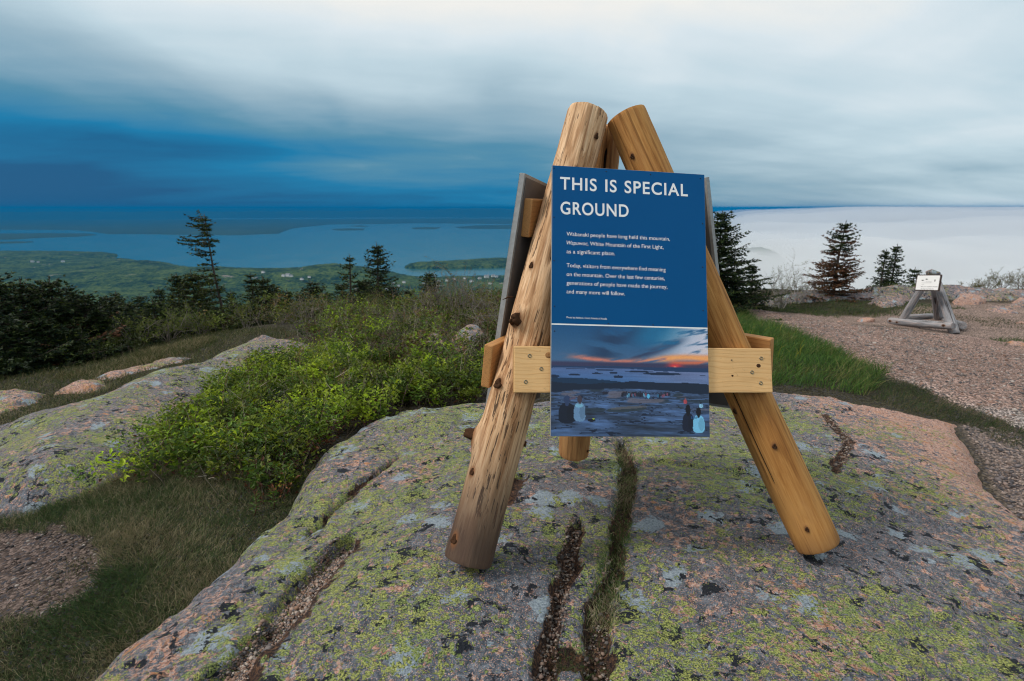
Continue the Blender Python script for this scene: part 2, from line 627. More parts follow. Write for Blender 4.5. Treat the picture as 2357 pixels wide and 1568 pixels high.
def log_mat(name, light, mid, dark, weather, streaky):
    """peeled log: the grain runs along local z; attribute check marks the drying crack, dirt the soiled foot"""
    m_, T = mat_new(name)
    x, y, z = T.sep(T.obj())
    wv = T.noise(T.comb(T.m('MULTIPLY', x, 6), T.m('MULTIPLY', y, 6), T.m('MULTIPLY', z, 3)), 1, 3)
    g = T.comb(T.m('MULTIPLY', x, 85), T.m('MULTIPLY', y, 85), T.m('ADD', T.m('MULTIPLY', z, 4.5), T.m('MULTIPLY', wv, 2)))
    grain = T.noise(g, 1, 5, .65)
    g2 = T.comb(T.m('MULTIPLY', x, 17), T.m('MULTIPLY', y, 17), T.m('MULTIPLY', z, 2.2))
    broad = T.noise(g2, 1, 4, .55)
    col = T.ramp(T.m('ADD', T.m('MULTIPLY', grain, .55), T.m('MULTIPLY', broad, .45)),
                 [(.36, dark), (.46, mid), (.56, light), (.70, tuple(min(1, c * 1.15) for c in light))])
    # bark left in elongated dark flecks
    fl = T.noise(T.comb(T.m('MULTIPLY', x, 95), T.m('MULTIPLY', y, 95), T.m('ADD', T.m('MULTIPLY', z, 11), T.m('MULTIPLY', wv, 4))), 1, 4, .62)
    area = T.noise(T.comb(T.m('MULTIPLY', x, 7), T.m('MULTIPLY', y, 7), T.m('MULTIPLY', z, 4)), 1, 2)
    th = T.m('SUBTRACT', streaky, T.m('MULTIPLY', T.m('SUBTRACT', area, .5), .62))
    col = T.mix(T.m('MULTIPLY', T.ss(fl, th, T.m('ADD', th, .05)), .88), col, (.045, .026, .017))
    # reddish bast patches
    col = T.mix(T.m('MULTIPLY', T.ss(T.noise(g2, 1.9, 4), .47, .60), .62 if weather > .3 else .22), col, (.33, .15, .06))
    st = T.noise(T.comb(T.m('MULTIPLY', x, 46), T.m('MULTIPLY', y, 46), T.m('MULTIPLY', z, 1.6)), 1, 4, .6)
    col = T.mix(T.m('MULTIPLY', T.ss(st, .55, .66), .62), col, tuple(c * .55 for c in dark))
    dirt = T.attr('dirt')
    dn = T.m('MULTIPLY', dirt, T.ss(T.m('ADD', T.m('MULTIPLY', grain, .6), T.m('MULTIPLY', broad, .6)), .26, .54))
    col = T.mix(dn, col, (.072, .046, .035))
    ck = T.attr('check')
    col = T.mix(T.ss(ck, .55, .8), col, (.022, .014, .010))  # dark, dirty wood in the crack; the recess shade is painted in too
    kn = T.attr('knot')
    col = T.mix(T.ss(kn, .15, .85), col, (.20, .085, .035))
    hg = T.m('ADD', T.m('MULTIPLY', grain, .7), T.m('MULTIPLY', fl, -.5))
    finish(T, col, T.m('ADD', .58, T.m('MULTIPLY', grain, .3)), hg, .8, .005, spec=.16)
    return m_


def board_mat(name, light, dark, endg):
    """sawn board: grain along local x, growth rings on the ends"""
    m_, T = mat_new(name)
    P = T.obj()
    x, y, z = T.sep(P)
    wob = T.noise(T.comb(T.m('MULTIPLY', x, 2.6), T.m('MULTIPLY', y, 7), T.m('MULTIPLY', z, 7)), 1, 2)
    ring = T.m('ADD', T.m('MULTIPLY', y, 62), T.m('ADD', T.m('MULTIPLY', wob, 5.0), T.m('MULTIPLY', z, 40)))
    band = T.m('ABSOLUTE', T.m('SUBTRACT', T.m('FRACT', ring), .5))
    lines = T.ss(band, .30, .5)
    fine = T.noise(T.comb(T.m('MULTIPLY', x, 7), T.m('MULTIPLY', y, 190), T.m('MULTIPLY', z, 190)), 1, 3, .6)
    rough_ = T.noise(P, 6, 3)
    col = T.mix(T.m('MULTIPLY', lines, .42), light, dark)
    col = T.mix(T.m('MULTIPLY', T.ss(fine, .42, .68), .30), col, dark)
    col = T.vm('SCALE', col, scale=T.m('ADD', .80, T.m('MULTIPLY', rough_, .4)))
    col = T.mix(T.m('MULTIPLY', T.ss(T.noise(P, 34, 4, .7), .60, .72), .30), col, (.20, .12, .055))
    nx = T.m('ABSOLUTE', T.sep(T.n('ShaderNodeTexCoord').outputs['Normal'])[0])
    rr = T.m('SQRT', T.m('ADD', T.m('POWER', T.m('ADD', y, .02), 2), T.m('POWER', T.m('SUBTRACT', z, .06), 2)))
    eb = T.m('ABSOLUTE', T.m('SUBTRACT', T.m('FRACT', T.m('MULTIPLY', rr, 190)), .5))
    ecol = T.mix(T.m('MULTIPLY', T.ss(eb, .2, .5), .55), endg, tuple(c * .55 for c in endg))
    ecol = T.mix(T.m('MULTIPLY', T.ss(T.noise(P, 150, 3), .5, .7), .5), ecol, tuple(c * .45 for c in endg))
    col = T.mix(T.ss(nx, .6, .8), col, ecol)
    finish(T, col, .62, T.m('ADD', fine, T.m('MULTIPLY', lines, .4)), .25, .002, spec=.25)
    return m_


M = {}
M['granite'] = granite('lichen_granite')
M['granite_pale'] = granite('worn_granite', lichen=.62, pinkness=.03)
M['granite_pink'] = granite('pink_granite', lichen=.42, pinkness=.14)
M['soil'] = soil_mat('soil_and_gravel')
M['leaf'] = attr_mat('shrub_leaves', .55, .30, .3, .5, 6)
M['needle'] = attr_mat('spruce_needles', .6, .12, .2, .6, 7)
M['grass'] = attr_mat('grass_blades', .6, .25, .2, .4, 5)
M['twig'] = attr_mat('twig_bark', .85, 0, .1, .5, 30)
M['stone'] = attr_mat('gravel_stones', .8, 0, .2, .5, 120)
M['far'] = None
M['log_l'] = log_mat('flecked_peeled_log', (.78, .52, .31), (.60, .355, .185), (.30, .14, .06), .6, .585)
M['log_r'] = log_mat('honey_peeled_log', (.50, .25, .078), (.41, .185, .052), (.26, .105, .028), .1, .80)
M['log_b'] = log_mat('brown_peeled_log', (.42, .22, .085), (.32, .15, .055), (.19, .085, .032), .1, .74)
M['log_g'] = log_mat('weathered_grey_log', (.36, .355, .37), (.23, .228, .24), (.10, .098, .105), .0, .72)
M['board'] = board_mat('pale_pine_board', (.76, .465, .205), (.58, .295, .10), (.60, .35, .145))
M['board_o'] = board_mat('orange_stained_board', (.46, .225, .078), (.28, .12, .04), (.52, .25, .085))
M['knot'] = plain('dark_knot_wood', (.060, .028, .014), .85, .1, var=.6, scale=140)
M['steel'] = plain('screw_steel', (.23, .20, .14), .4, .5, .75, .4, 300)
M['screwdark'] = plain('screw_socket', (.02, .02, .018), .6)
M['blue'] = plain('sign_blue_print', (.0, .080, .235), .5, .12, 0, .06, 3)
M['white'] = plain('white_print', (.84, .83, .81), .5, .3, 0, .03, 5)
M['alu'] = plain('grey_sign_edge', (.30, .30, .29), .55, .4, .15, .35, 60)
M['panelback'] = plain('dark_sign_back', (.115, .105, .10), .6, .3, 0, .25, 14)
M['photo'] = attr_mat('sign_photo_print', .42, 0, .35, .04, 4)
M['ink'] = plain('dark_print', (.05, .055, .06), .6)
M['bluegrey_ink'] = plain('blue_shirt_print', (.03, .12, .30), .6)
M['browntrim'] = plain('brown_sign_frame', (.055, .035, .03), .7, .2, 0, .5, 30)
M['ledgedark'] = None

# ------------------------------------------------------------------ the summit: ground, ledges, path
def wz(l):
    return [tuple(at_z(*p)) for p in l]


GROUND = TPS(wz([
    (0, 1560, -.42), (150, 1450, -.40), (350, 1300, -.36), (600, 1130, -.34), (250, 1120, -.42), (60, 1220, -.45),
    (480, 1030, -.38), (700, 1000, -.34), (850, 900, -.36), (1000, 850, -.38), (1100, 900, -.32),
    (100, 1000, -.58), (330, 900, -.58), (150, 910, -.64), (60, 940, -.64), (250, 840, -.78), (450, 790, -.75), (600, 800, -.62),
    (0, 860, -1.1), (200, 830, -1.1), (480, 770, -1.1), (800, 760, -.52), (1000, 740, -.52), (1100, 700, -.58), (900, 720, -.68),
    (1250, 700, -.6), (1450, 800, -.4), (1600, 700, -.75),
    (1800, 830, -.36), (1900, 870, -.36), (2200, 940, -.46), (2357, 1000, -.46), (2000, 780, -.62), (1720, 740, -.78), (2357, 850, -.66),
    (2100, 745, -.86), (1900, 720, -.95), (2300, 760, -.84), (1750, 690, -.92), (2000, 680, -.78), (2300, 690, -.78),
    (1750, 668, -.74), (2000, 668, -.80), (2300, 665, -.80)]) + [
    (0, 0, -.34), (1, 1, -.34), (2, 2, -.38), (.5, 3, -.38), (3, 1, -.5), (-3, 0, -.6), (-1.5, -2, -.6), (3, -2, -.6),
    (0, -5, -.8), (-5, -4, -1), (6, -4, -1), (-14, 14, -4.2), (-6, 18, -4.2), (0, 20, -4.4), (6, 24, -3.6), (14, 20, -1.6),
    (18, 24, -3.5), (-12, 8, -2.6), (-18, 4, -4), (18, 10, -1.2), (-16, -4, -2.5), (16, -4, -1.3),
    (4, 16, -2.1), (8, 17.5, -2.0), (12, 17, -1.9), (6, 20, -2.8), (10, 20.5, -2.4), (15.5, 14.5, -1.15), (2, 17, -2.6)], reg=.01)


def gz(x, y):
    x = np.asarray(x, float)
    y = np.asarray(y, float)
    return GROUND(x, y) + .035 * fbm(x, y, 1.1, 3, 3) + .012 * fbm(x, y, 6, 3, 5)


LEDGES = []                                   # (function, polygon) of every ledge, for keeping plants off the rock


def hmap(x0, x1, y0, y1, step):
    nx = int(round((x1 - x0) / step)) + 1
    ny = int(round((y1 - y0) / step)) + 1
    X, Y = np.meshgrid(np.linspace(x0, x1, nx), np.linspace(y0, y1, ny), indexing='ij')
    return X, Y


def sheet(name, X, Y, Z, keep=None, attrs=None, colors=None, smooth=True):
    V = np.stack([X.ravel(), Y.ravel(), Z.ravel()], 1)
    F = grid_faces(*X.shape)[:, ::-1] if False else grid_faces(*X.shape)
    F = F[:, [0, 3, 2, 1]]
    if keep is not None:
        k = keep.ravel()
        F = F[k[F].any(1)]
        used = np.zeros(len(V), bool)
        used[F.ravel()] = True
        remap = np.cumsum(used) - 1
        F = remap[F]
        V = V[used]
        attrs = {a: np.asarray(v).ravel()[used] for a, v in (attrs or {}).items()}
        if colors is not None:
            colors = colors.reshape(-1, 3)[used]
    return np_mesh(name, V, F, smooth, colors, {a: np.asarray(v).ravel() for a, v in (attrs or {}).items()})


# --- the ledge under the tripod
MAIN_EDGE = wz([(150, 1640, -.20), (210, 1568, -.18), (330, 1460, -.17), (480, 1345, -.16), (570, 1260, -.15), (650, 1195, -.15), (700, 1120, -.16), (740, 1060, -.16),
                (770, 1015, -.17), (830, 965, -.20), (900, 938, -.22), (1000, 925, -.24), (1130, 918, -.24), (1300, 908, -.23), (1500, 900, -.23), (1780, 888, -.22),
                (1900, 905, -.27), (2000, 924, -.31), (2110, 946, -.34), (2215, 968, -.38), (2225, 1010, -.36), (2260, 1060, -.33),  (2310, 1120, -.28),
                (2380, 1190, -.26)])
_me = np.array([p[:2] for p in MAIN_EDGE])
_k = np.arange(len(_me)) < 9
_me[_k] += np.array([-.135, .06])
MAIN_EDGE = [tuple(p) for p in _me] + [(3.6, 2.4), (3.9, 1.2), (3.2, -.4), (1.0, -1.0), (-.8, -.6), (-1.35, .5)]
MAIN_TPS = TPS(wz([(480, 1345, -.14), (650, 1195, -.13), (740, 1060, -.14), (830, 965, -.17), (900, 938, -.19), (1000, 925, -.21), (1180, 914, -.20), (1500, 900, -.20),
                   (1780, 888, -.20), (1900, 905, -.24), (2100, 945, -.30), (2215, 968, -.34), (2260, 1060, -.29), (2357, 1180, -.22),
                   (1178, 1568, .045), (700, 1500, .0), (500, 1568, -.03), (300, 1530, -.12), (2357, 1568, -.06), (1900, 1568, .01), (2100, 1300, -.11),
                   (1600, 1400, .0), (1900, 1100, -.09), (1500, 1100, -.04), (900, 1150, -.06), (1000, 1050, -.10), (2050, 1050, -.18)])
               + [(-.13, 1.93, .03), (1.17, 2.06, -.012), (.35, 3.02, -.05), (0, 0, .02), (2, 0, -.08), (-1.2, .3, -.22), (3.3, .6, -.25)], reg=.002)
CRACKS = {   # name: (pixels, half width, depth, lobe lift)
    'centre': ([(1428, 985), (1445, 1050), (1440, 1110), (1432, 1180), (1422, 1260), (1405, 1340), (1385, 1420), (1375, 1500), (1372, 1600)], .029, .040, .034),
    'gravel': ([(1325, 1205), (1308, 1280), (1298, 1340), (1285, 1420), (1268, 1500), (1250, 1600)], .021, .036, .018),
    'left': ([(800, 1205), (745, 1265), (690, 1330), (635, 1400), (575, 1465), (520, 1530), (470, 1600)], .055, .060, .030),
    'upper': ([(912, 1010), (880, 1040), (835, 1068), (790, 1105), (745, 1155), (690, 1192)], .016, .035, .040),
    'notch': ([(1195, 1090), (1185, 1130), (1172, 1170)], .03, .035, .0),
    'right': ([(1895, 905), (1930, 945), (1958, 985), (1945, 1030), (1925, 1060)], .018, .018, .0),
    'join': ([(1262, 1545), (1310, 1540), (1372, 1545)], .03, .035, 0.0),
}
CRACKW = {k: np.array([at_z(p[0], p[1], -.05)[:2] for p in v[0]]) for k, v in CRACKS.items()}


def main_rock(x, y, want=False):
    z = MAIN_TPS(x, y)
    e = poly_sd(x, y, MAIN_EDGE) + .06 * fbm(x, y, 2.4, 3, 11) + .02 * fbm(x, y, 9, 2, 13)
    z = z + .034 * fbm(x, y, .9, 3, 21) + .024 * fbm(x, y, 3.2, 4, 22) + .0065 * fbm(x, y, 14, 3, 23) + .0030 * fbm(x, y, 45, 2, 24)
    # low risers: sheeting joints of the granite
    z = z - .016 * sstep(fbm(x * .6 + y, y - x, 1.2, 4, 31), .10, .15) - .010 * sstep(fbm(x * 1.3 - y * .4, y + x, 1.7, 4, 34), .16, .20)
    damp = np.zeros_like(z)
    for k, (_, hw, dep, lift) in CRACKS.items():
        wx = .030 * fbm(x, y, 3.5, 3, 43)
        wy = .030 * fbm(x, y, 3.5, 3, 44)
        d, s, sd = line_d(x + wx, y + wy, CRACKW[k])
        w = hw * (.45 + 1.1 * vnoise(s * 11, s * 0 + 3.3, 40)) * np.minimum(1, np.minimum(s * 8, (1 - s) * 8 if k not in ('left', 'centre', 'gravel') else 1) + .25)
        dd = d + .012 * fbm(x, y, 16, 2, 41)
        z = z + lift * (1 - np.exp(-np.maximum(dd - w, 0) / .16)) - lift
        z = z - dep * (1 - sstep(dd, w * .7, w * 1.5))
        dm = np.exp(-np.maximum(dd - w * .8, 0) / (.025 if k != 'left' else .06)) * (1 if k != 'upper' else .62)
        if k == 'left':
            dm = dm * np.where(sd > 0, 1.0, .45) + .25 * np.exp(-np.maximum(dd - w, 0) / .15) * (sd > 0)
        damp = np.maximum(damp, dm * np.minimum(1, s * 6 + .3))
    z = z - .17 * np.exp(-np.maximum(e, 0) / .085) - np.where(e < 0, -e * 2.2, 0)
    if not want:
        return z
    wear = sstep(x - .10 * y, 1.5, 3.0) * .9 + .35 * np.exp(-np.maximum(e, 0) / .12) * (x > 1.3) + .22 * sstep(fbm(x, y, 1.3, 3, 51), .1, .5)
    return z, np.clip(wear, 0, 1), damp, e


X, Y = hmap(-2.05, 3.95, .55, 4.75, .0132)
Z, WEAR, DAMP, E_ = main_rock(X, Y, True)
ledge = link('granite_ledge', sheet('granite_ledge', X, Y, Z, E_ > -.22, dict(wear=WEAR, damp=DAMP)), M['granite'], kind='structure')
ledge['label'] = 'broad granite ledge blotched with yellow green lichen under the log tripod'
LEDGES.append((main_rock, MAIN_EDGE))


def rock_patch(name, label, poly, H, w, mat, step, seed, kind='structure', tilt=(0, 0), rough=.05, wear=0.0, cat=None, steps=0.0, sink=.3, group=None, lobes=None):
    """a ledge or boulder standing H above the ground inside a polygon"""
    P = np.array(poly)[:, :2]
    c = P.mean(0)
    lo = P.min(0) - .35 * w - .15
    hi = P.max(0) + .35 * w + .15

    def f(x, y, full=False):
        e = poly_sd(x, y, P) + rough * 1.2 * fbm(x, y, 2.0 / max(w, .15) * .5, 3, seed)
        g = GROUND(x, y)
        z = g + H * (1 - np.exp(-np.maximum(e, 0) / w)) / (1 - math.exp(-2.2)) + tilt[0] * (x - c[0]) + tilt[1] * (y - c[1])
        z = z + rough * fbm(x, y, 1.5, 4, seed + 3) * sstep(e, 0, w) + rough * .25 * fbm(x, y, 8, 3, seed + 6)
        if steps:
            z = z - steps * sstep(fbm(x * .35 + .2 * y, y, 1.1, 3, seed + 8), .0, .05)
        if lobes:
            z = z - lobes * np.exp(-np.abs(fbm(x, y, 1.0, 2, seed + 9)) * 16)
        z = z - np.where(e < 0, .04 - e * 3.0, 0) - .03
        return (z, e) if full else z
    X, Y = hmap(lo[0], hi[0], lo[1], hi[1], step)
    Z, E = f(X, Y, True)
    keep = E > -.35 * max(w, .15)
    wr = np.clip(wear + .4 * fbm(X, Y, .9, 3, seed + 12), 0, 1)
    me = sheet(name, X, Y, Z, keep, dict(wear=wr, damp=np.zeros_like(Z)))
    o = link(name, me, M[mat], kind=kind, label=label, cat=cat, group=group)
    LEDGES.append((f, P))
    return o


rock_patch('granite_slab', 'long grey lichen covered slab sloping up beside the green shrubs',
           wz([(-160, 1000, -.5), (0, 962, -.5), (130, 935, -.5), (240, 893, -.5), (330, 858, -.5), (430, 838, -.5), (500, 800, -.5), (560, 785, -.5), (700, 768, -.45), (740, 800, -.45),
               (620, 822, -.45), (560, 850, -.45), (510, 895, -.42), (440, 940, -.42), (390, 995, -.4), (330, 1060, -.4), (275, 1110, -.42), (150, 1150, -.42), (50, 1178, -.44), (-140, 1185, -.45)]),
           .24, .30, 'granite', .03, 100, rough=.05, lobes=.05, wear=.12)
rock_patch('granite_hump', 'rounded pink granite hump at the upper end of the long slab',
           wz([(505, 800, -.4), (540, 775, -.4), (600, 760, -.4), (672, 765, -.4), (682, 800, -.4), (560, 812, -.4)]), .30, .28, 'granite_pale', .025, 120, kind='thing', cat='rock', wear=.2, rough=.05)
rock_patch('boulder', 'grey rounded boulder among shrubs just behind the tripod leg',
           wz([(1022, 800, -.42), (1050, 775, -.42), (1120, 775, -.42), (1135, 800, -.42), (1080, 815, -.42)]), .30, .13, 'granite_pale', .02, 130, kind='thing', cat='boulder', wear=.2, rough=.03)
rock_patch('boulder', 'low pale boulder half hidden by shrubs, beside the grey one',
           wz([(955, 790, -.42), (985, 773, -.42), (1030, 776, -.42), (1030, 795, -.42)]), .17, .12, 'granite_pale', .02, 140, kind='thing', cat='boulder', wear=.3, rough=.03)
rock_patch('boulder', 'reddish flat boulder beyond the slab, beside the dark grass',
           wz([(118, 905, -.62), (150, 878, -.62), (240, 868, -.62), (262, 885, -.62), (230, 905, -.62)]), .12, .16, 'granite', .025, 150, kind='thing', cat='boulder', wear=.55, rough=.07)
rock_patch('boulder', 'reddish flat boulder with a grey top at the picture edge',
           wz([(-90, 935, -.62), (-60, 885, -.62), (60, 880, -.62), (112, 895, -.62), (95, 920, -.62), (0, 945, -.62)]), .11, .18, 'granite', .025, 160, kind='thing', cat='boulder', wear=.45, rough=.08)
rock_patch('granite_shelf', 'pale flat granite shelf under the dry grass beyond the long slab',
           wz([(180, 872, -.68), (260, 850, -.68), (340, 822, -.68), (400, 815, -.68), (470, 822, -.68), (420, 836, -.66), (330, 856, -.66), (250, 880, -.66)]), .07, .2, 'granite', .03, 170, wear=.35)
# ledges beyond the path
rock_patch('far_ledge', 'broad pale ledge along the skyline behind the grey tripod',
           wz([(1700, 694, -.88), (1720, 668, -.64), (1800, 660, -.58), (1900, 660, -.56), (1980, 652, -.52), (2100, 652, -.5), (2260, 650, -.5), (2420, 648, -.5), (2420, 690, -.7), (2200, 692, -.78), (2000, 694, -.8)]),
           .40, .5, 'granite_pale', .06, 180, rough=.09, steps=.14, wear=.06)
rock_patch('far_ledge', 'low pale ledge beneath the green bushes by the large spruce',
           wz([(1690, 692, -.86), (1720, 672, -.7), (1800, 668, -.66), (1900, 672, -.7), (1960, 690, -.84), (1850, 697, -.88)]), .20, .35, 'granite_pale', .05, 190, rough=.05, wear=.1)
rock_patch('boulder', 'orange pink boulder lying on the skyline ledge behind the trees',
           wz([(2005, 676, -.6), (2020, 655, -.52), (2065, 652, -.52), (2100, 660, -.56), (2095, 684, -.62), (2050, 690, -.62)]), .16, .16, 'granite_pale', .035, 200, kind='thing', cat='boulder', wear=.3, rough=.09)
for _i, (pl_, lab) in enumerate([
        ([(2190, 700, -.76), (2200, 685, -.74), (2260, 682, -.74), (2278, 700, -.78)], 'blocky reddish boulder to the right of the grey tripod'),
        ([(2322, 704, -.76), (2330, 690, -.76), (2365, 690, -.76), (2372, 706, -.78)], 'small reddish boulder at the picture edge beyond the gravel'),
        ([(2218, 660, -.5), (2230, 651, -.5), (2290, 651, -.5), (2300, 660, -.5)], 'orange boulder on the skyline beside the bare thicket'),
        ([(2262, 720, -.82), (2275, 708, -.82), (2330, 708, -.82), (2350, 722, -.82)], 'low grey hump of rock in the gravel beyond the tripod'),
        ([(2305, 806, -.72), (2320, 780, -.74), (2350, 776, -.74), (2385, 790, -.72), (2370, 815, -.70)], 'pinkish stone at the picture edge on the near side of the path')]):
    rock_patch('boulder', lab, wz(pl_), (.15, .13, .10, .10, .10)[_i], (.10, .10, .15, .2, .1)[_i], 'granite_pale', .03, 210 + 10 * _i, kind='thing', cat='boulder', wear=.45 if _i != 3 else .2, rough=.09)

# --- soil sheet
PATH = np.array([p[:2] for p in wz([(1700, 716, -.86), (1745, 740, -.76), (1850, 785, -.62), (1960, 838, -.5), (2060, 882, -.46), (2160, 918, -.46), (2250, 950, -.46), (2420, 1010, -.46),
                                    (2900, 1010, -.5), (2900, 800, -.7), (2420, 800, -.72), (2250, 772, -.76), (2120, 765, -.8), (1980, 748, -.86), (1850, 736, -.9), (1760, 720, -.9)])])
BARE = np.array([p[:2] for p in wz([(-120, 1195, -.43), (120, 1188, -.43), (235, 1230, -.42), (275, 1290, -.40), (235, 1350, -.41), (120, 1420, -.42), (-140, 1445, -.44)])])
FARGRAVEL = np.array([p[:2] for p in wz([(1960, 720, -.88), (2130, 705, -.84), (2450, 700, -.8), (2600, 760, -.78), (2420, 795, -.74), (2120, 762, -.82), (1900, 745, -.9), (1720, 716, -.92)])])
SCUFF = np.array([p[:2] for p in wz([(2215, 975, -.42), (2330, 1000, -.46), (2480, 1090, -.42), (2480, 1260, -.35), (2370, 1190, -.35), (2290, 1110, -.38)])])
X, Y = hmap(-19, 21, -6, 24, .13)
Z = gz(X, Y)
wp = sstep(poly_sd(X, Y, PATH) + .12 * fbm(X, Y, 2, 3, 60), -.08, .1)
wb = sstep(poly_sd(X, Y, BARE) + .1 * fbm(X, Y, 4, 3, 61), -.08, .08)
wf = sstep(poly_sd(X, Y, FARGRAVEL) + .3 * fbm(X, Y, 1.3, 3, 62), -.2, .2)
wsf = sstep(poly_sd(X, Y, SCUFF), -.1, .1)
base_c = np.array([.034, .030, .018])
cols = np.ones(X.shape + (3,)) * base_c
for w_, c_ in ((wf, (.20, .145, .12)), (wb, (.085, .063, .055)), (wsf, (.15, .115, .10)), (wp, (.22, .155, .13))):
    cols = cols * (1 - w_[..., None]) + np.array(c_) * w_[..., None]
link('ground', sheet('ground', X, Y, Z, None, None, cols), M['soil'], kind='structure')

# the gravel path: its own crowned sheet on the soil
X, Y = hmap(PATH[:, 0].min() - .1, min(PATH[:, 0].max(), 12.5), PATH[:, 1].min() - .1, PATH[:, 1].max() + .1, .06)
e = poly_sd(X, Y, PATH) + .10 * fbm(X, Y, 2.0, 3, 60)


def path_z(x, y, e):
    return gz(x, y) + .05 * (1 - np.exp(-np.maximum(e, 0) / .25)) - np.where(e < 0, .03 - e * .6, 0) + .006


pc = np.ones(X.shape + (3,)) * np.array([.22, .15, .125]) * (1 + .35 * fbm(X, Y, 1.6, 4, 63))[..., None]
grey = sstep(fbm(X, Y, .9, 3, 64) - .15 * (Y - 6), .1, .5)[..., None]
pc = pc * (1 - grey) + np.array([.24, .21, .195]) * grey
link('gravel_path', sheet('gravel_path', X, Y, path_z(X, Y, e), e > -.06, None, pc), M['soil'], kind='structure')


def top_z(x, y):
    """highest solid surface at a point (ground or ledge)"""
    z = gz(x, y)
    for f, P in LEDGES:
        P = np.asarray(P)
        lo, hi = P.min(0) - .2, P.max(0) + .2
        m_ = (x > lo[0]) & (x < hi[0]) & (y > lo[1]) & (y < hi[1])
        if m_.any():
            z[m_] = np.maximum(z[m_], f(x[m_], y[m_]))
    return z


def on_soil(x, y):
    """mask of points that are not on a ledge"""
    g = gz(x, y)
    return top_z(x, y) < g + .012

# ------------------------------------------------------------------ far country: sea, land, hills, fog, haze
SEA = -460.0


def far_mat(name, cols, scale, bump=True, bare=None):
    m_, T = mat_new(name)
    P = T.obj()
    n1 = T.noise(P, scale, 5, .65)
    n2 = T.noise(P, scale * .13, 4, .6)
    k = T.m('ADD', T.m('MULTIPLY', n1, .6), T.m('MULTIPLY', n2, .4))
    c = T.ramp(k, cols)
    if bare:
        c = T.mix(T.ss(T.noise(P, scale * .22, 4, .6), .66, .70), c, bare)
    finish(T, c, .95, n1, .9, 6.0, spec=.05)
    return m_


M['forest'] = far_mat('mixed_forest', [(.40, (.008, .019, .014)), (.47, (.020, .043, .018)), (.53, (.055, .088, .026)), (.60, (.085, .115, .036))], .045, bare=(.22, .19, .17))
M['far_forest'] = far_mat('distant_forest', [(.3, (.02, .04, .03)), (.7, (.05, .08, .04))], .006)
m_, T = mat_new('sea_water')
P = T.obj()
nz = T.noise(P, .004, 4, .6)
finish(T, T.mix(nz, (.014, .095, .115), (.022, .12, .14)), T.m('ADD', .10, T.m('MULTIPLY', nz, .12)), T.noise(P, .03, 3), .06, 3.0, spec=.35)
M['sea'] = m_
V = np.array([[-90000, 900, SEA], [110000, 900, SEA], [110000, 120000, SEA], [-90000, 120000, SEA]], float)
link('sea', np_mesh('sea', V, np.array([[0, 1, 2, 3]])), M['sea'], kind='structure')


def land(name, label, outline, hgt, edge, mat, npx=260, npy=90, tree=9, seed=0, ridge=None):
    """land rising from the sea inside an outline, given as sight lines meeting the water"""
    P = np.array(outline, float)
    x0, y0 = P.min(0)
    x1, y1 = P.max(0)
    gx = np.linspace(x0 - 4, x1 + 4, npx)
    gy = np.linspace(y0 - 1, y1 + 1, npy)
    GX, GY = np.meshgrid(gx, gy, indexing='ij')
    sq = 3.0
    e = poly_sd(GX, GY * sq, P * np.array([1, sq]))
    r = Fv[None, None] + Rv * ((GX - 1178.5) / FPX)[..., None] + Uv * ((784 - GY) / FPX)[..., None]
    t = (SEA - CAMZ) / r[..., 2]
    W = C0 + r * t[..., None]
    k = np.maximum(e, 0)
    z = SEA + np.where(e > 0, tree * sstep(e, 0, 1.5) + hgt * (1 - np.exp(-k / edge)) * (.65 + .6 * fbm(W[..., 0], W[..., 1], 1 / 900., 3, seed)), -8)
    z = z + np.where(e > 0, tree * .55 * fbm(W[..., 0], W[..., 1], 1 / 45., 3, seed + 2) * sstep(e, 0, 2), 0)
    if ridge is not None:
        z = z + ridge(GX, GY, W) * (e > 0)
    me = sheet(name, W[..., 0], W[..., 1], z, e > -1.0)
    o = link(name, me, mat, kind='structure', label=label)
    return o


def near_ridge(gx, gy, W):
    """foothills of the mountain, higher towards the viewer, with a dark wooded spur"""
    d = np.hypot(W[..., 0], W[..., 1])
    z = 60 * np.exp(-((gx - 520) / 330) ** 2 - ((gy - 655) / 22) ** 2) + 45 * np.exp(-((gx - 800) / 150) ** 2 - ((gy - 652) / 16) ** 2)
    z = z + 30 * np.exp(-((gx - 330) / 150) ** 2 - ((gy - 618) / 9) ** 2)
    z = z + 55 * sstep(gy, 676, 720) + 26 * np.exp(-((gx - 420) / 140) ** 2 - ((gy - 694) / 10) ** 2)
    return z * (1 + .35 * fbm(W[..., 0], W[..., 1], 1 / 500., 3, 77))


land('lowland', 'wooded lowland with a town along the bay below the mountain',
     [(-400, 596), (-100, 598), (60, 601), (140, 599), (180, 596), (285, 597), (330, 606), (400, 618), (470, 628), (560, 632), (640, 634), (720, 634), (800, 638), (880, 644), (930, 648),
      (1000, 646), (1060, 642), (1130, 640), (1240, 638), (1340, 650), (1480, 700), (1480, 800), (600, 830), (-400, 830)], 24, 14, M['forest'], 420, 260, 12, 5, near_ridge)
land('peninsula', 'wooded point of land reaching into the bay at left',
     [(-400, 578), (-60, 581), (90, 580), (180, 581), (240, 583), (272, 588), (268, 593), (230, 596), (150, 597), (60, 600), (-400, 602)], 22, 7, M['forest'], 300, 60, 10, 15)
land('island', 'long low wooded island in the bay beside the sign',
     [(930, 616), (960, 611), (1000, 608), (1060, 604), (1120, 600), (1180, 598), (1300, 600), (1300, 615), (1180, 616), (1100, 618), (1040, 620), (980, 620), (945, 619)], 38, 7, M['forest'], 220, 60, 10, 25)
land('far_peninsula', 'dark low point of land across the bay at far left',
     [(-400, 536), (0, 538), (120, 537), (200, 538), (228, 541), (180, 545), (90, 548), (20, 552), (-400, 556)], 14, 5, M['far_forest'], 200, 40, 6, 35)
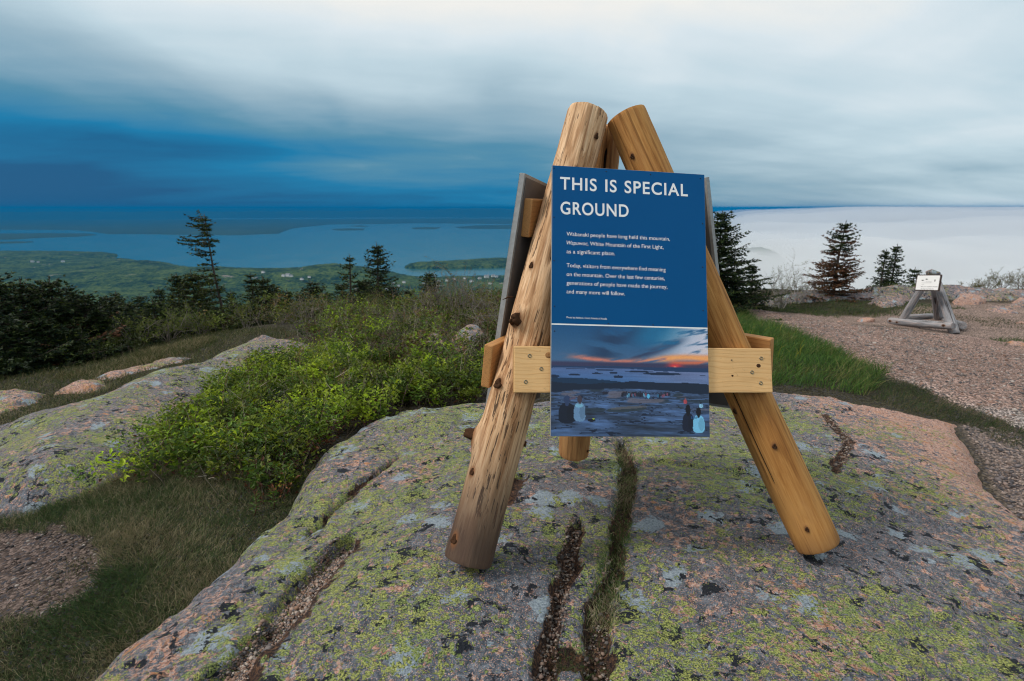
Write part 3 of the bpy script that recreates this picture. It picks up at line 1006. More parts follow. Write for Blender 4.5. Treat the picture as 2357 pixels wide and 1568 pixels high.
land('far_islet', 'narrow dark islet near the far left shore', [(-60, 558), (40, 556), (82, 557), (50, 560), (-60, 562)], 8, 3, M['far_forest'], 60, 12, 5, 36)
land('far_shore', 'dark wooded shore across the bay',
     [(-400, 505), (200, 506), (600, 505), (1000, 503), (1300, 503), (1300, 516), (1180, 516), (1050, 515), (960, 514), (870, 516), (760, 517), (700, 523), (670, 527), (655, 532), (640, 538), (560, 541), (440, 541),
      (330, 539), (250, 539), (215, 534), (170, 530), (100, 529), (-400, 530)], 30, 6, M['far_forest'], 320, 70, 8, 45)
for _k, (pts, lab) in enumerate([
        ([(760, 528), (800, 526), (842, 527), (835, 530), (780, 531)], 'narrow dark islet in the middle of the bay'),
        ([(801, 521), (830, 519), (850, 521), (835, 523)], 'smaller dark islet behind the narrow one in the bay'),
        ([(945, 525), (980, 523), (1018, 524), (1000, 528), (955, 528)], 'flat dark islet close to the far shore'),
        ([(1045, 523), (1100, 519), (1200, 518), (1300, 519), (1300, 526), (1180, 527), (1100, 527), (1060, 526)], 'long dark island before the far hills beside the sign')]):
    land('islet', lab, pts, 14, 3, M['far_forest'], 70, 16, 6, 55 + _k)


def far_hills(name, label, D, az0, az1, crest, seed):
    """a range of hills at distance D; crest(a) is its height"""
    a = np.linspace(az0, az1, 240)
    prof = crest(a)
    rows = []
    for q, (dd, hh) in enumerate([(D * .93, 0), (D * .96, .45), (D * .985, .85), (D, 1.0), (D * 1.02, .8), (D * 1.06, 0)]):
        z = SEA - 5 + hh * prof * (1 + .12 * fbm(a, a * 0 + q, 60, 3, seed + q))
        rows.append(np.stack([dd * np.sin(a), dd * np.cos(a), z], 1))
    V = np.concatenate(rows)
    F = grid_faces(6, len(a))
    link(name, np_mesh(name, V, F), M['far_forest'], kind='structure', label=label)


def crest_a(a):
    g = lambda c, w, h: h * np.exp(-((a - c) / w) ** 2)
    return 300 + g(-.02, .045, 110) + g(-.10, .05, 80) + g(.06, .05, 120) + g(-.2, .06, 90) + 40 * fbm(a, a * 0, 22, 4, 91)


def crest_b(a):
    return 385 + 50 * fbm(a, a * 0 + 2, 9, 4, 95) + 45 * np.exp(-((a + .33) / .12) ** 2)


far_hills('far_hills', 'blue hills on the horizon behind the bay', 31000, -.75, .30, crest_a, 90)
far_hills('far_hills', 'faint low hills farthest off along the horizon', 47000, -.75, .30, crest_b, 96)

# the mountain side falling away below the summit
r_ = np.geomspace(15, 2300, 70)
a_ = np.radians(np.linspace(-80, 80, 160))
RR, AA = np.meshgrid(r_, a_, indexing='ij')
XX, YY = RR * np.sin(AA), RR * np.cos(AA)
ZZ = -4.6 - (RR - 15) * np.interp(RR, [15, 200, 900, 2300], [.42, .34, .27, .19]) + 3 * fbm(XX, YY, 1 / 60., 4, 70) * sstep(RR, 20, 80)
link('mountain_side', np_mesh('mountain_side', np.stack([XX.ravel(), YY.ravel(), ZZ.ravel()], 1), grid_faces(70, 160)), M['forest'], kind='structure')

# --- fog bank over the sea to the right, and a wooded island just showing through it
mf, T = mat_new('sea_fog')
pv = T.n('ShaderNodeVolumePrincipled')
pv.inputs['Color'].default_value = (.99, .995, 1.0, 1)
pv.inputs['Density'].default_value = 1 / 260.
pv.inputs['Density Attribute'].default_value = ''
pv.inputs['Color Attribute'].default_value = ''
pv.inputs['Temperature Attribute'].default_value = ''
pv.inputs['Anisotropy'].default_value = 0.0
out = T.n('ShaderNodeOutputMaterial')
T.t.links.new(pv.outputs[0], out.inputs['Volume'])


def fog_bank():
    # polar patch seen to the right of the sign; the top billows, its edge frays
    na, nr = 110, 100
    a = np.linspace(math.radians(13), math.radians(70), na)
    r = np.geomspace(900, 45000, nr)
    A, Rr = np.meshgrid(a, r, indexing='ij')
    x, y = Rr * np.sin(A), Rr * np.cos(A)
    lump = fbm(x, y, 1 / 2600., 4, 81) + .8 * fbm(A, np.log(Rr), 7, 4, 84)
    left = sstep(A, math.radians(15.0) + .05 * fbm(np.log(Rr), A * 0, 2, 4, 83), math.radians(22.5))
    near = sstep(Rr, 900, 2100)
    rise = 150 * sstep(A, math.radians(20), math.radians(33)) * sstep(Rr, 4500, 12500)
    top = -455 + left * near * (245 + 95 * lump + 90 * sstep(Rr, 3000, 14000) + rise)
    edge = (np.arange(na)[:, None] == 0) | (np.arange(na)[:, None] == na - 1) | (np.arange(nr)[None] == 0) | (np.arange(nr)[None] == nr - 1)
    top = np.where(edge, -459, top)
    V = np.stack([x.ravel(), y.ravel(), np.minimum(top, 22).ravel()], 1)
    B = V.copy()
    B[:, 2] = SEA + .5
    F = grid_faces(na, nr)
    n = len(V)
    i = np.arange(na)
    j = np.arange(nr)
    loop = np.concatenate([i * nr, (na - 1) * nr + j[1:], (i[::-1] * nr + nr - 1)[1:], j[::-1][1:]])
    S = np.stack([loop[:-1], loop[:-1] + n, loop[1:] + n, loop[1:]], 1)
    me = np_mesh('fog_bank', np.concatenate([V, B]), [F[:, ::-1], F + n, S])
    return link('fog_bank', me, mf, kind='stuff', label='white bank of sea fog covering the water to the right of the sign')


fog_bank()
# wooded hill just rising through the fog
n_ = 60
gx, gy = np.meshgrid(np.linspace(-1, 1, n_), np.linspace(-1, 1, n_), indexing='ij')
hill_c = at_z(1796, 592, -210)
hz_ = np.exp(-(gx * 1.7) ** 2 - (gy * 1.5) ** 2)
me = sheet('foggy_island', hill_c[0] + gx * 420, hill_c[1] + 250 + gy * 700, SEA + hz_ * 275 + 10 * fbm(gx, gy, 12, 3, 88) * hz_)
link('foggy_island', me, M['forest'], kind='structure', label='dim wooded island top showing through the fog bank')

# --- the air: one even blue haze round everything
mh, T = mat_new('sea_haze')
pv = T.n('ShaderNodeVolumePrincipled')
pv.inputs['Color'].default_value = (.004, .205, .47, 1)
pv.inputs['Density'].default_value = 5.6e-5
for k in ('Density Attribute', 'Color Attribute', 'Temperature Attribute'):
    pv.inputs[k].default_value = ''
out = T.n('ShaderNodeOutputMaterial')
T.t.links.new(pv.outputs[0], out.inputs['Volume'])
me = box_mesh('haze', 240000, 140000, 500, 0)
link('haze', me, mh, kind='stuff', label='blue haze over the bay and the hills', loc=(10000, 60000, 36 - 250))

# ------------------------------------------------------------------ the log tripod with its signs
def unit(v):
    v = np.asarray(v, float)
    return v / np.linalg.norm(v)


SIGN_C = np.array([.44926, 2.13246, -.34173]) + C0
_yaw, _lean, _roll = math.radians(7.3286), math.radians(18.5136), math.radians(-3.066)
SR0 = np.array([math.cos(_yaw), math.sin(_yaw), 0])
SN0 = np.array([math.sin(_yaw), -math.cos(_yaw), 0])
SU0 = np.array([0, 0, 1.0]) * math.cos(_lean) - SN0 * math.sin(_lean)
SR = SR0 * math.cos(_roll) + SU0 * math.sin(_roll)
SU = SU0 * math.cos(_roll) - SR0 * math.sin(_roll)
SN = np.cross(SR, SU)
SW, SH = .61, 1.0224
AX_C = SIGN_C - SN * .140            # plane of the two front log axes
LOG_R = .0865
A_bot = at_plane(1077, 1290, AX_C, SN)
A_top = at_plane(1352, 262, AX_C, SN)
B_bot = at_plane(1882, 1252, AX_C, SN)
B_top = at_plane(1440, 268, AX_C, SN)
C_bot = at_z(1320, 1042, -.010)
C_top = at_y(1392, 288, 2.70)


def make_log(name, bot, top, r0, r1, mat, parent, seed, knots=(), check=None, dirt=(), twist=0.0, lump=.004, label=None, nr=170, ns=84, bend=.008, bev=.0028):
    """a peeled log: round ends, uneven girth, knots with a collar of raised wood, a drying crack"""
    bot, top = np.asarray(bot), np.asarray(top)
    L = np.linalg.norm(top - bot)
    u, v, a = frame_from(top - bot)
    # turn local x towards the camera so that knots can be placed by eye: 0 deg faces the camera, + to the right
    tocam = C0 - (bot + top) / 2
    tocam = unit(tocam - a * (tocam @ a))
    right = np.cross(a, -tocam) * -1
    right = unit(np.cross(-tocam, a))
    Mx = frame(tocam, right, a, bot) if np.dot(np.cross(tocam, right), a) > 0 else frame(tocam, -right, a, bot)
    sgn = 1 if np.dot(np.cross(tocam, right), a) > 0 else -1
    zs = np.r_[0, np.linspace(0.002, L - .002, nr), L]
    th = np.arange(ns) * 2 * math.pi / ns
    TH, ZS = np.meshgrid(th, zs)
    t = ZS / L
    R = r0 + (r1 - r0) * t
    ends = np.minimum(ZS, L - ZS)
    R = R - bev * (1 - sstep(ends, 0, bev * 1.6)) * .8
    cx, cy = np.cos(TH), np.sin(TH)
    R = R * (1 + lump / r0 * 1.0 * fbm(cx * 1.5 + ZS * .3, cy * 1.5 + ZS * 1.9, 1.3, 3, seed)) + .0016 * fbm(TH * 6, ZS * 2.5, 3, 2, seed + 2)
    CK = np.zeros_like(R)
    KN = np.zeros_like(R)
    if check:
        ang, z0, z1, wid, dep = check
        w = math.radians(ang) + .12 * fbm(ZS, ZS * 0 + 1, 2.2, 3, seed + 5) + .10 * (t - .5)
        d = np.abs((TH - w + math.pi) % (2 * math.pi) - math.pi) * r0
        k = sstep(ZS, z0, z0 + .08) * (1 - sstep(ZS, z1 - .08, z1))
        wl = wid * (.6 + .8 * vnoise(ZS * 6, ZS * 0 + 4, seed + 6))
        CK = (1 - sstep(d, wl * .5, wl * 1.4)) * k
        R = R - dep * CK
    for (kt, ka, kr, kh) in knots:
        ka = math.radians(ka) * sgn
        dz = (ZS - kt * L)
        da = ((TH - ka + math.pi) % (2 * math.pi) - math.pi) * r0
        q = np.sqrt((dz / 1.7) ** 2 + da ** 2)
        R = R + kh * np.exp(-(q / (kr * 1.9)) ** 2)
        KN = np.maximum(KN, np.exp(-(q / (kr * 1.5)) ** 2))
    dz_ = np.zeros_like(R)
    for (z0, z1, amt) in dirt:
        dz_ = np.maximum(dz_, amt * (1 - sstep(ZS, z0, z1)))
    bx = bend * np.sin(t * math.pi) * math.cos(seed)
    by = bend * np.sin(t * math.pi) * math.sin(seed)
    V = np.stack([R * cx + bx, R * cy + by, ZS], -1).reshape(-1, 3)
    n = len(zs)
    F = grid_faces(n, ns, True)
    i = np.arange(ns)
    capb, capt = V[:ns] * [1, 1, 1], V[(n - 1) * ns:n * ns] * [1, 1, 1]
    V = np.concatenate([V, capb, capt, [[bx[0, 0], by[0, 0], -.001]], [[bx[-1, 0], by[-1, 0], L + .001]]])
    q0 = n * ns
    F3 = np.concatenate([np.stack([q0 + (i + 1) % ns, q0 + i, np.full(ns, q0 + 2 * ns)], 1), np.stack([q0 + ns + i, q0 + ns + (i + 1) % ns, np.full(ns, q0 + 2 * ns + 1)], 1)])
    ext = lambda q: np.r_[q.ravel(), q[0] * 0, q[-1] * 0, 0, 0]
    me = np_mesh(name, V, [F, F3], True, None, dict(check=ext(CK), dirt=ext(dz_), knot=ext(KN)))
    o = link(name, me, mat, parent, label=label, M=Mx)
    for (kt, ka, kr, kh) in knots:
        if kr <= 0.004:
            continue
        kaa = math.radians(ka) * sgn
        j = int(np.argmin(abs(zs - kt * L)))
        rr = R[j, int(round(kaa / (2 * math.pi) * ns)) % ns]
        # the knot itself: a stub or plug with a ragged dark end
        m2 = 14
        prof = [(1.0, -.006), (1.02, .002 + kh * .1), (.85, .0035 + kh * .25), (.45, .002 + kh * .2), (.0, .001 + kh * .15)]
        if kh > .015:
            prof = [(1.15, -.006), (1.0, .006), (.85, .008 + kh * .6), (.5, .014 + kh * .6), (.0, .008 + kh * .6)]
        KV = []
        for pr, ph in prof:
            a2 = np.arange(m2) * 2 * math.pi / m2
            q = kr * pr * (1 + .22 * np.sin(a2 * 3 + seed) + .12 * np.sin(a2 * 5 + kt * 40))
            hz2 = ph + (.004 if kh > .015 else .0012) * np.sin(a2 * 4 + kt * 9)
            KV.append(np.stack([rr + hz2, q * np.cos(a2), 1.25 * q * np.sin(a2)], 1))
        KV = np.concatenate(KV)
        ca, sa = math.cos(kaa), math.sin(kaa)
        KV = np.stack([KV[:, 0] * ca - KV[:, 1] * sa + bx[j, 0], KV[:, 0] * sa + KV[:, 1] * ca + by[j, 0], KV[:, 2] + kt * L], 1)
        link('knot', np_mesh('knot', KV, grid_faces(len(prof), m2, True)), M['knot'], o, M=Mx)
    return o


trip = thing('sign_tripod', 'large tripod of peeled logs carrying a blue sign about special ground', 'sign tripod', loc=tuple((A_bot + B_bot + C_bot) / 3 * np.array([1, 1, 0])))
make_log('log', A_bot, A_top, LOG_R + .004, LOG_R - .002, M['log_l'], trip, 3,
         knots=[(.040, -48, .014, .003), (.175, -50, .010, .003), (.245, -88, .016, .024), (.360, -40, .015, .010), (.497, -35, .018, .020), (.62, -42, .009, .003),
                (.845, 8, .009, .002), (.935, 42, .009, .003), (.70, 20, .006, .002), (.255, 85, .008, .006)],
         check=(6, 1.12, 1.74, .0022, .008), dirt=[(.05, .62, .95)], label='flecked weathered log with a soiled foot and several knots', lump=.006)
make_log('log', B_bot, B_top, LOG_R + .001, LOG_R - .002, M['log_r'], trip, 11,
         knots=[(.055, -8, .007, .003), (.235, 5, .008, .003), (.325, -55, .008, .003), (.62, -10, .008, .003), (.905, -25, .008, .004)],
         check=(-38, .25, 1.15, .0022, .008), dirt=[(.0, .10, .35)], label='smooth honey coloured log')
make_log('log', C_bot, C_top, LOG_R, LOG_R - .006, M['log_b'], trip, 19, knots=[(.03, 60, .006, .003)], check=(10, 1.2, 1.72, .006, .02), label='brown rear log seen between the front two')

# boards and signs on the three faces: (two logs, outward side)
APEX = (A_top + B_top + C_top) / 3
cen = (A_bot + B_bot + C_bot) / 3


def face_frame(p0, p1, top0, top1):
    """plane through two leg axes: right vector (level), up vector in the plane, outward normal"""
    u = unit((top0 + top1) / 2 - (p0 + p1) / 2)
    r = unit(p1 - p0)
    n = unit(np.cross(r, u))
    r = unit(np.array([r[0], r[1], 0]))
    r = unit(r - n * (r @ n))
    u = np.cross(n, r)
    return r, u, n


def screw(parent, c, r, u, n, rad=.0075):
    a = np.arange(14) * 2 * math.pi / 14
    rows = [(rad, -.001), (rad, .0012), (rad * .72, .0018), (rad * .55, .0006), (rad * .52, -.0006)]
    V = np.concatenate([np.stack([q * np.cos(a), q * np.sin(a), np.full(14, h)], 1) for q, h in rows] + [[[0, 0, -.0006]]])
    F3 = np.stack([4 * 14 + np.arange(14), 4 * 14 + (np.arange(14) + 1) % 14, np.full(14, 70)], 1)
    me = np_mesh('screw', V, [grid_faces(5, 14, True), F3])
    o = link('screw', me, M['steel'], parent, M=frame(r, u, n, c))
    b = Bag()
    for k in range(3):
        t = k * math.pi / 3
        d = np.array([math.cos(t), math.sin(t), 0]) * rad * .40
        e = np.array([-math.sin(t), math.cos(t), 0]) * rad * .11
        b.add(np.array([-d - e, d - e, d + e, -d + e]) + [0, 0, .00005], F4=[[0, 1, 2, 3]])
    return o


# front board, seen on both sides of the sign
bn = AX_C + SN * (LOG_R + .019)
BL = at_plane(1183, 850, bn + SN * .019, SN)
BRt = at_plane(1777, 853, bn + SN * .019, SN)
br = unit(BRt - BL)
bu = np.cross(SN, br)
bw = np.linalg.norm(BRt - BL)
bc = (BL + BRt) / 2 - SN * .019
board_h = .172
o = link('crossboard', box_mesh('crossboard', bw, board_h, .038, .004), M['board'], trip, label='pale pine board across the front legs behind the sign', M=frame(br, bu, SN, bc))
for sx, sy in ((1219, 819), (1246, 849), (1210, 879), (1752, 825), (1731, 857), (1751, 882), (1684, 829)):
    c = at_plane(sx, sy, bc + SN * .0195, SN)
    screw(o, c, br, bu, SN, .0072 if sx != 1684 else .003)
for kx, ky, kr_ in ((1263, 818, .012), (1746, 842, .008), (1686, 865, .004)):
    c = at_plane(kx, ky, bc + SN * .0192, SN)
    a = np.arange(16) * 2 * math.pi / 16
    V = np.concatenate([np.stack([kr_ * q * np.cos(a) * 1.2, kr_ * q * np.sin(a), np.full(16, h)], 1) for q, h in ((1, -.001), (.9, .0003), (.4, .0004), (.02, .0004))])
    link('knot', np_mesh('knot', V, grid_faces(4, 16, True)), M['log_b'] if kr_ > .01 else M['knot'], o, M=frame(br, bu, SN, c))
# upper front board, hidden by the sign
up_c = bc + SU * .55 + SR * 0.0
link('crossboard', box_mesh('crossboard', .40, .13, .038, .004), M['board'], trip, M=frame(br, bu, SN, up_c - SR * .01))

# front sign
sign = link('sign_panel', box_mesh('sign_panel', SW, SH, .014, .0012, 1), M['alu'], trip, label='dark blue sign headed THIS IS SPECIAL GROUND with a sunset photograph', M=frame(SR, SU, SN, SIGN_C - SN * .0072))


def sgn_local(px, py):
    p = at_plane(px, py, SIGN_C, SN) - SIGN_C
    return np.array([p @ SR, p @ SU])


def quad(name, x0, x1, y0, y1, h, mat, parent, r=SR, u=SU, n=SN, c=SIGN_C):
    V = np.array([[x0, y0, h], [x1, y0, h], [x1, y1, h], [x0, y1, h]], float)
    return link(name, np_mesh(name, V, np.array([[0, 1, 2, 3]]), False), mat, parent, M=frame(r, u, n, c))


ll = sgn_local(1269, 745)[1]
lr = sgn_local(1631, 757)[1]
line_y = (ll + lr) / 2
quad('blue_print', -SW / 2 + .0012, SW / 2 - .0012, line_y + .0028, SH / 2 - .0012, .0004, M['blue'], sign)
quad('white_rule', -SW / 2 + .0012, SW / 2 - .0012, line_y - .0026, line_y + .0026, .0005, M['white'], sign)


def text_mesh(txt, thick=0.0, shear=0.0, space=1.0, word=1.0):
    cu = bpy.data.curves.new('lettering', 'FONT')
    cu.body = txt
    cu.size = 1.0
    cu.offset = thick
    cu.shear = shear
    cu.space_character = space
    cu.space_word = word
    cu.resolution_u = 6
    ob = bpy.data.objects.new('lettering_src', cu)
    COL.objects.link(ob)
    dg = bpy.context.evaluated_depsgraph_get()
    me = bpy.data.meshes.new_from_object(ob.evaluated_get(dg))
    bpy.data.objects.remove(ob)
    bpy.data.curves.remove(cu)
    n = len(me.vertices)
    co = np.zeros(n * 3)
    me.vertices.foreach_get('co', co)
    return me, co.reshape(-1, 3)


def split_letters(me, parent, mat, fr):
    """every letter of a heading as a part of its own"""
    import bmesh
    bm = bmesh.new()
    bm.from_mesh(me)
    bm.verts.ensure_lookup_table()
    seen = set()
    for v in bm.verts:
        if v.index in seen:
            continue
        stack, isl = [v], []
        seen.add(v.index)
        while stack:
            q = stack.pop()
            isl.append(q)
            for e in q.link_edges:
                w = e.other_vert(q)
                if w.index not in seen:
                    seen.add(w.index)
                    stack.append(w)
        ids = {q.index: k for k, q in enumerate(isl)}
        fs = [[ids[p.index] for p in f.verts] for f in {f for q in isl for f in q.link_faces}]
        m2 = bpy.data.meshes.new('letter')
        m2.from_pydata([q.co[:] for q in isl], [], fs)
        link('letter', m2, mat, parent, M=fr)
    bm.free()


def put_text(txt, p0, p1, cap, parent, mat, h=.0010, thick=0.0, shear=0.0, space=1.0, loc=sgn_local, fr=None, word=1.0, split=False):
    """lettering whose baseline runs from p0 to p1 (sight lines), cap height in metres"""
    me, co = text_mesh(txt, thick, shear, space, word)
    a, b = loc(*p0), loc(*p1)
    d = b - a
    w = np.linalg.norm(d)
    d = d / w
    e = np.array([-d[1], d[0]])
    x0, x1 = co[:, 0].min(), co[:, 0].max()
    kx = w / (x1 - x0)
    ky = cap / .7273
    q = a + (co[:, :1] - x0) * kx * d + co[:, 1:2] * ky * e
    co2 = np.c_[q, np.full(len(q), h)]
    me.vertices.foreach_set('co', co2.ravel())
    me.update()
    me.name = 'lettering'
    if split:
        return split_letters(me, parent, mat, fr or frame(SR, SU, SN, SIGN_C))
    o = link('lettering', me, mat, parent, M=fr or frame(SR, SU, SN, SIGN_C))
    o['kind'] = 'stuff'
    return o


cap_h = .0500
put_text('THIS IS SPECIAL', (1289, 435.5), (1583, 452), cap_h, sign, M['white'], thick=.017, space=1.13, word=1.15, split=True)
put_text('GROUND', (1290, 492.5), (1447, 499.5), cap_h, sign, M['white'], thick=.017, space=1.1, split=True)
bt = dict(cap=.0158, parent=sign, mat=M['white'], thick=0.0)
put_text('Wabanaki people have long held this mountain,', (1304, 542.8), (1542, 554.5), **bt)
put_text('Wapuwoc,', (1304, 563.0), (1354, 565.2), shear=.22, **bt)
put_text('White Mountain of the First Light,', (1358, 565.4), (1527, 573.6), **bt)
put_text('as a significant place.', (1304, 583.2), (1415, 588.0), **bt)
put_text('Today, visitors from everywhere find meaning', (1304, 615.0), (1532, 625.4), **bt)
put_text('on the mountain. Over the last few centuries,', (1304, 635.4), (1530, 645.4), **bt)
put_text('generations of people have made the journey,', (1304, 655.4), (1536, 665.0), **bt)
put_text('and many more will follow.', (1304, 675.4), (1438, 680.6), **bt)
put_text('Photo by Ashley L. Conti, Friends of Acadia', (1304, 732.6), (1397, 736.2), .0072, sign, M['white'], thick=.006)
for px_, py_ in ((1275, 387), (1395, 395), (1497, 402), (1612, 411), (1617, 515), (1275, 500), (1275, 600), (1276, 705), (1400, 749 - 4), (1503, 752 - 4), (1617, 615), (1618, 715), (1627, 770), (1276, 762), (1279, 985), (1626, 990)):
    q = sgn_local(px_, py_)
    c = SIGN_C + SR * q[0] + SU * q[1] + SN * .0012
    a = np.arange(8) * 2 * math.pi / 8
    V = np.concatenate([np.stack([.0022 * k * np.cos(a), .0022 * k * np.sin(a), np.full(8, h)], 1) for k, h in ((1, -.001), (.9, .0006), (.05, .001))])
    link('screw', np_mesh('screw', V, grid_faces(3, 8, True)), M['screwdark'], sign, M=frame(SR, SU, SN, c))


def srgb(c):
    c = np.asarray(c, float) / 255
    return np.where(c <= .04045, c / 12.92, ((c + .055) / 1.055) ** 2.4)


def sunset_print():
    """colours of the printed photograph: s runs right, t runs down"""
    ns, nt = 270, 186
    s, t = np.meshgrid(np.linspace(0, 1, ns), np.linspace(0, 1, nt), indexing='ij')
    img = np.zeros(s.shape + (3,))

    def over(mask, c):
        m2 = np.clip(mask, 0, 1)[..., None]
        img[:] = img * (1 - m2) + np.asarray(c, float) * m2
    # sky
    ts = np.clip(t / .37, 0, 1)
    img[:] = np.array([22, 84, 132]) * (1 - ts)[..., None] + np.array([78, 112, 148]) * ts[..., None]
    over(sstep(s, .42, .62) * (1 - sstep(s, .75, .98)) * (1 - sstep(t, .08, .24)) * .8, (24, 116, 160))
    w = fbm(s * 3 + t * 2, t * 9 - s * 3, 1.6, 4, 301)
    w2 = fbm(s * 4 - t * 2, t * 16 + s * 6, 1.8, 4, 305)
    over(.95 * sstep(s + .5 * t, .66, 1.02) * sstep(w2 + .35, .0, .45) * (1 - sstep(t, .25, .33)), (214, 212, 226))
    over(.7 * sstep(s, .55, .8) * np.exp(-((t - (.30 - .22 * (s - .55))) / .025) ** 2) * sstep(w + .4, 0, .6), (232, 214, 210))
    over(.8 * np.exp(-((s - .30 - .42 * (.32 - t)) / (.10 + .10 * (.33 - t))) ** 2) * (1 - sstep(t, .28, .36)) * sstep(w + .45, 0, .6), (30, 58, 92))
    over(.8 * np.exp(-((t - (.30 - .55 * (s - .5))) / .035) ** 2) * sstep(s, .44, .55) * (1 - sstep(s, .75, .9)) * sstep(w2 + .5, 0, .6), (46, 60, 92))
    warm = np.exp(-((t - (.275 + .05 * np.exp(-((s - .45) / .25) ** 2) + .015 * w)) / .024) ** 2) * sstep(s, .02, .22)
    over(.95 * warm * sstep(w2 + .7, 0, .6), (226, 132, 112))
    over(.95 * warm * sstep(s, .45, .8) * sstep(w2 + .45, 0, .5), (255, 176, 104))
    over(sstep(t, .315, .345) * (1 - sstep(t, .375, .385)), (58, 60, 92))
    over(.85 * np.exp(-((t - (.325 - .03 * (s - .78))) / .018) ** 2) * sstep(s, .70, .8) * sstep(w2 + .35, 0, .5), (238, 112, 72))
    q = np.hypot((s - .782) / .045, (t - .352) / .020)
    over(.95 * np.exp(-q ** 2), (238, 62, 66))
    over(.9 * np.exp(-(np.hypot((s - .782) / .010, (t - .366) / .008)) ** 2), (255, 200, 150))
    # far land, water, islands
    far_e = .368 + .006 * fbm(s, s * 0, 9, 3, 311)
    over(t > far_e, (34, 60, 98))
    coast = .388 + .020 * sstep(s, .45, .75) + .006 * fbm(s, s * 0 + 3, 12, 3, 312)
    wk = np.clip((t - .39) / .13, 0, 1)[..., None]
    water = np.array([84, 110, 158]) * (1 - wk) + np.array([66, 108, 160]) * wk
    water = water * (1 - .5 * sstep(s, .4, .9)[..., None]) + np.array([138, 140, 176]) * .5 * sstep(s, .4, .9)[..., None]
    water = water * (1 + .10 * fbm(s * 2, t * 30, 3, 3, 313))[..., None]
    img[:] = np.where((t > coast)[..., None], water, img)
    for cx, cy, rx, ry in ((.015, .466, .036, .013), (.143, .450, .037, .009), (.28, .434, .030, .0075), (.315, .433, .006, .003), (.388, .427, .027, .010), (.418, .462, .031, .0135),
                           (.335, .402, .06, .006), (.15, .394, .06, .004), (.70, .428, .125, .0125), (.55, .411, .09, .007), (.96, .437, .02, .003)):
        over(((s - cx) / rx) ** 2 + ((t - cy) / ry) ** 2 < 1, (22, 42, 70))
    # near woods and ledges
    wood = .478 + .030 * sstep(s, .15, .5) + .022 * sstep(s, .5, 1) + .006 * fbm(s, s * 0 + 5, 40, 3, 314)
    over(t > wood, (22, 52, 82))
    wood2 = .52 + .02 * fbm(s, s * 0 + 8, 6, 3, 315) - .018 * np.exp(-((s - .6) / .2) ** 2)
    over(t > wood2, (20, 36, 58))
    rock_e = .575 + .03 * sstep(s, .6, 1) + .012 * fbm(s, s * 0 + 9, 14, 3, 316) + .03 * (1 - sstep(s, 0, .25))
    per = 1 / (t - .45 + .02)
    rn = fbm(s * per * .8, per * 2.2, 2.2, 4, 317)
    rn2 = fbm(s * per * 2.2, per * 5, 3.0, 3, 321)
    rock = np.array([56, 80, 116]) * (1 + .55 * rn + .35 * rn2)[..., None] + np.array([6, 4, 2])
    img[:] = np.where((t > rock_e)[..., None], rock, img)
    over(.9 * (np.abs(rn) < .045) * (t > rock_e + .02), (18, 30, 52))
    over(.8 * sstep(fbm(s * 6, t * 16, 1.2, 3, 325), .18, .34) * (t > rock_e) * (t < .80), (40, 54, 66))
    over(.75 * sstep(fbm(s * 5 + 3, t * 20, 1.4, 3, 329), .25, .42) * (t > rock_e) * (t < .76), (110, 104, 116))
    over(.9 * (((s - .47) / .13) ** 2 + ((t - .755 + .1 * (s - .47)) / .025) ** 2 < 1), (46, 58, 66))
    over(.6 * (((s - .48) / .12) ** 2 + ((t - .742 + .1 * (s - .47)) / .012) ** 2 < 1), (112, 108, 112))

    def blob(cx, cy, rx, ry, c, a=1):
        over(a * (1 - sstep(((s - cx) / rx) ** 2 + ((t - cy) / ry) ** 2, .8, 1.1)), c)
    crowd = np.random.default_rng(5)
    for k in range(34):
        cx = .44 + .20 * k / 33 if k < 26 else .67 + .08 * (k - 26) / 8
        cy = .615 + .02 * crowd.random()
        blob(cx, cy, .006, .016, [(38, 44, 64), (96, 150, 180), (120, 74, 96), (26, 34, 52), (52, 110, 150), (24, 30, 46), (30, 36, 56)][crowd.integers(7)])
        blob(cx, cy - .018, .004, .006, (40, 36, 46))
    blob(.335, .61, .02, .014, (34, 38, 56))
    blob(.608, .635, .010, .022, (90, 180, 225))
    # two seated pairs and two more visitors, seen from behind
    def person(cx, base, w, h, c, hc, hair=1.0):
        top = base - h
        e = lambda x, y, rx, ry, p=2.0: (np.abs((s - x) / rx) ** p + np.abs((t - y) / ry) ** p < 1)
        sh = e(cx, top + .50 * h, w * .86, .22 * h, 2.4)
        arms = e(cx - w * .72, top + .62 * h, w * .26, .22 * h) | e(cx + w * .72, top + .62 * h, w * .26, .22 * h)
        hips = e(cx, top + .80 * h, w * 1.0, .21 * h, 2.6)
        over((sh | hips | arms) * .96, c)
        over(e(cx + w * .45, top + .66 * h, w * .5, .26 * h) * .35, np.array(c) * .65)
        over((e(cx, top + .30 * h, w * .22, .10 * h) | e(cx, top + .155 * h, w * .42, .145 * h * hair)) * 1.0, hc)
    person(.098, .885, .052, .25, (16, 26, 44), (46, 64, 100))
    person(.176, .868, .036, .235, (108, 146, 184), (66, 58, 70))
    over((((s - .172) / .024) ** 2 + ((t - .728) / .018) ** 2 < 1) * .8, (128, 188, 216))
    over((np.abs(t - (.668 - .35 * (s - .12))) < .008) * (s > .115) * (s < .15), (92, 80, 100))
    blob(.25, .858, .025, .014, (16, 22, 36))
    blob(.262, .845, .008, .005, (170, 190, 60))
    person(.862, .955, .038, .235, (18, 26, 48), (14, 15, 28), 1.5)
    person(.930, .965, .038, .225, (124, 200, 238), (13, 14, 26), 1.25)
    person(.845, .70, .011, .055, (190, 76, 84), (130, 90, 92))
    person(.947, .735, .013, .052, (150, 206, 240), (22, 24, 38))
    grain = crowd.random(s.shape) - .5
    img[:] = img * (1 + .07 * grain)[..., None]
    return s, t, srgb(np.clip(img, 0, 255))


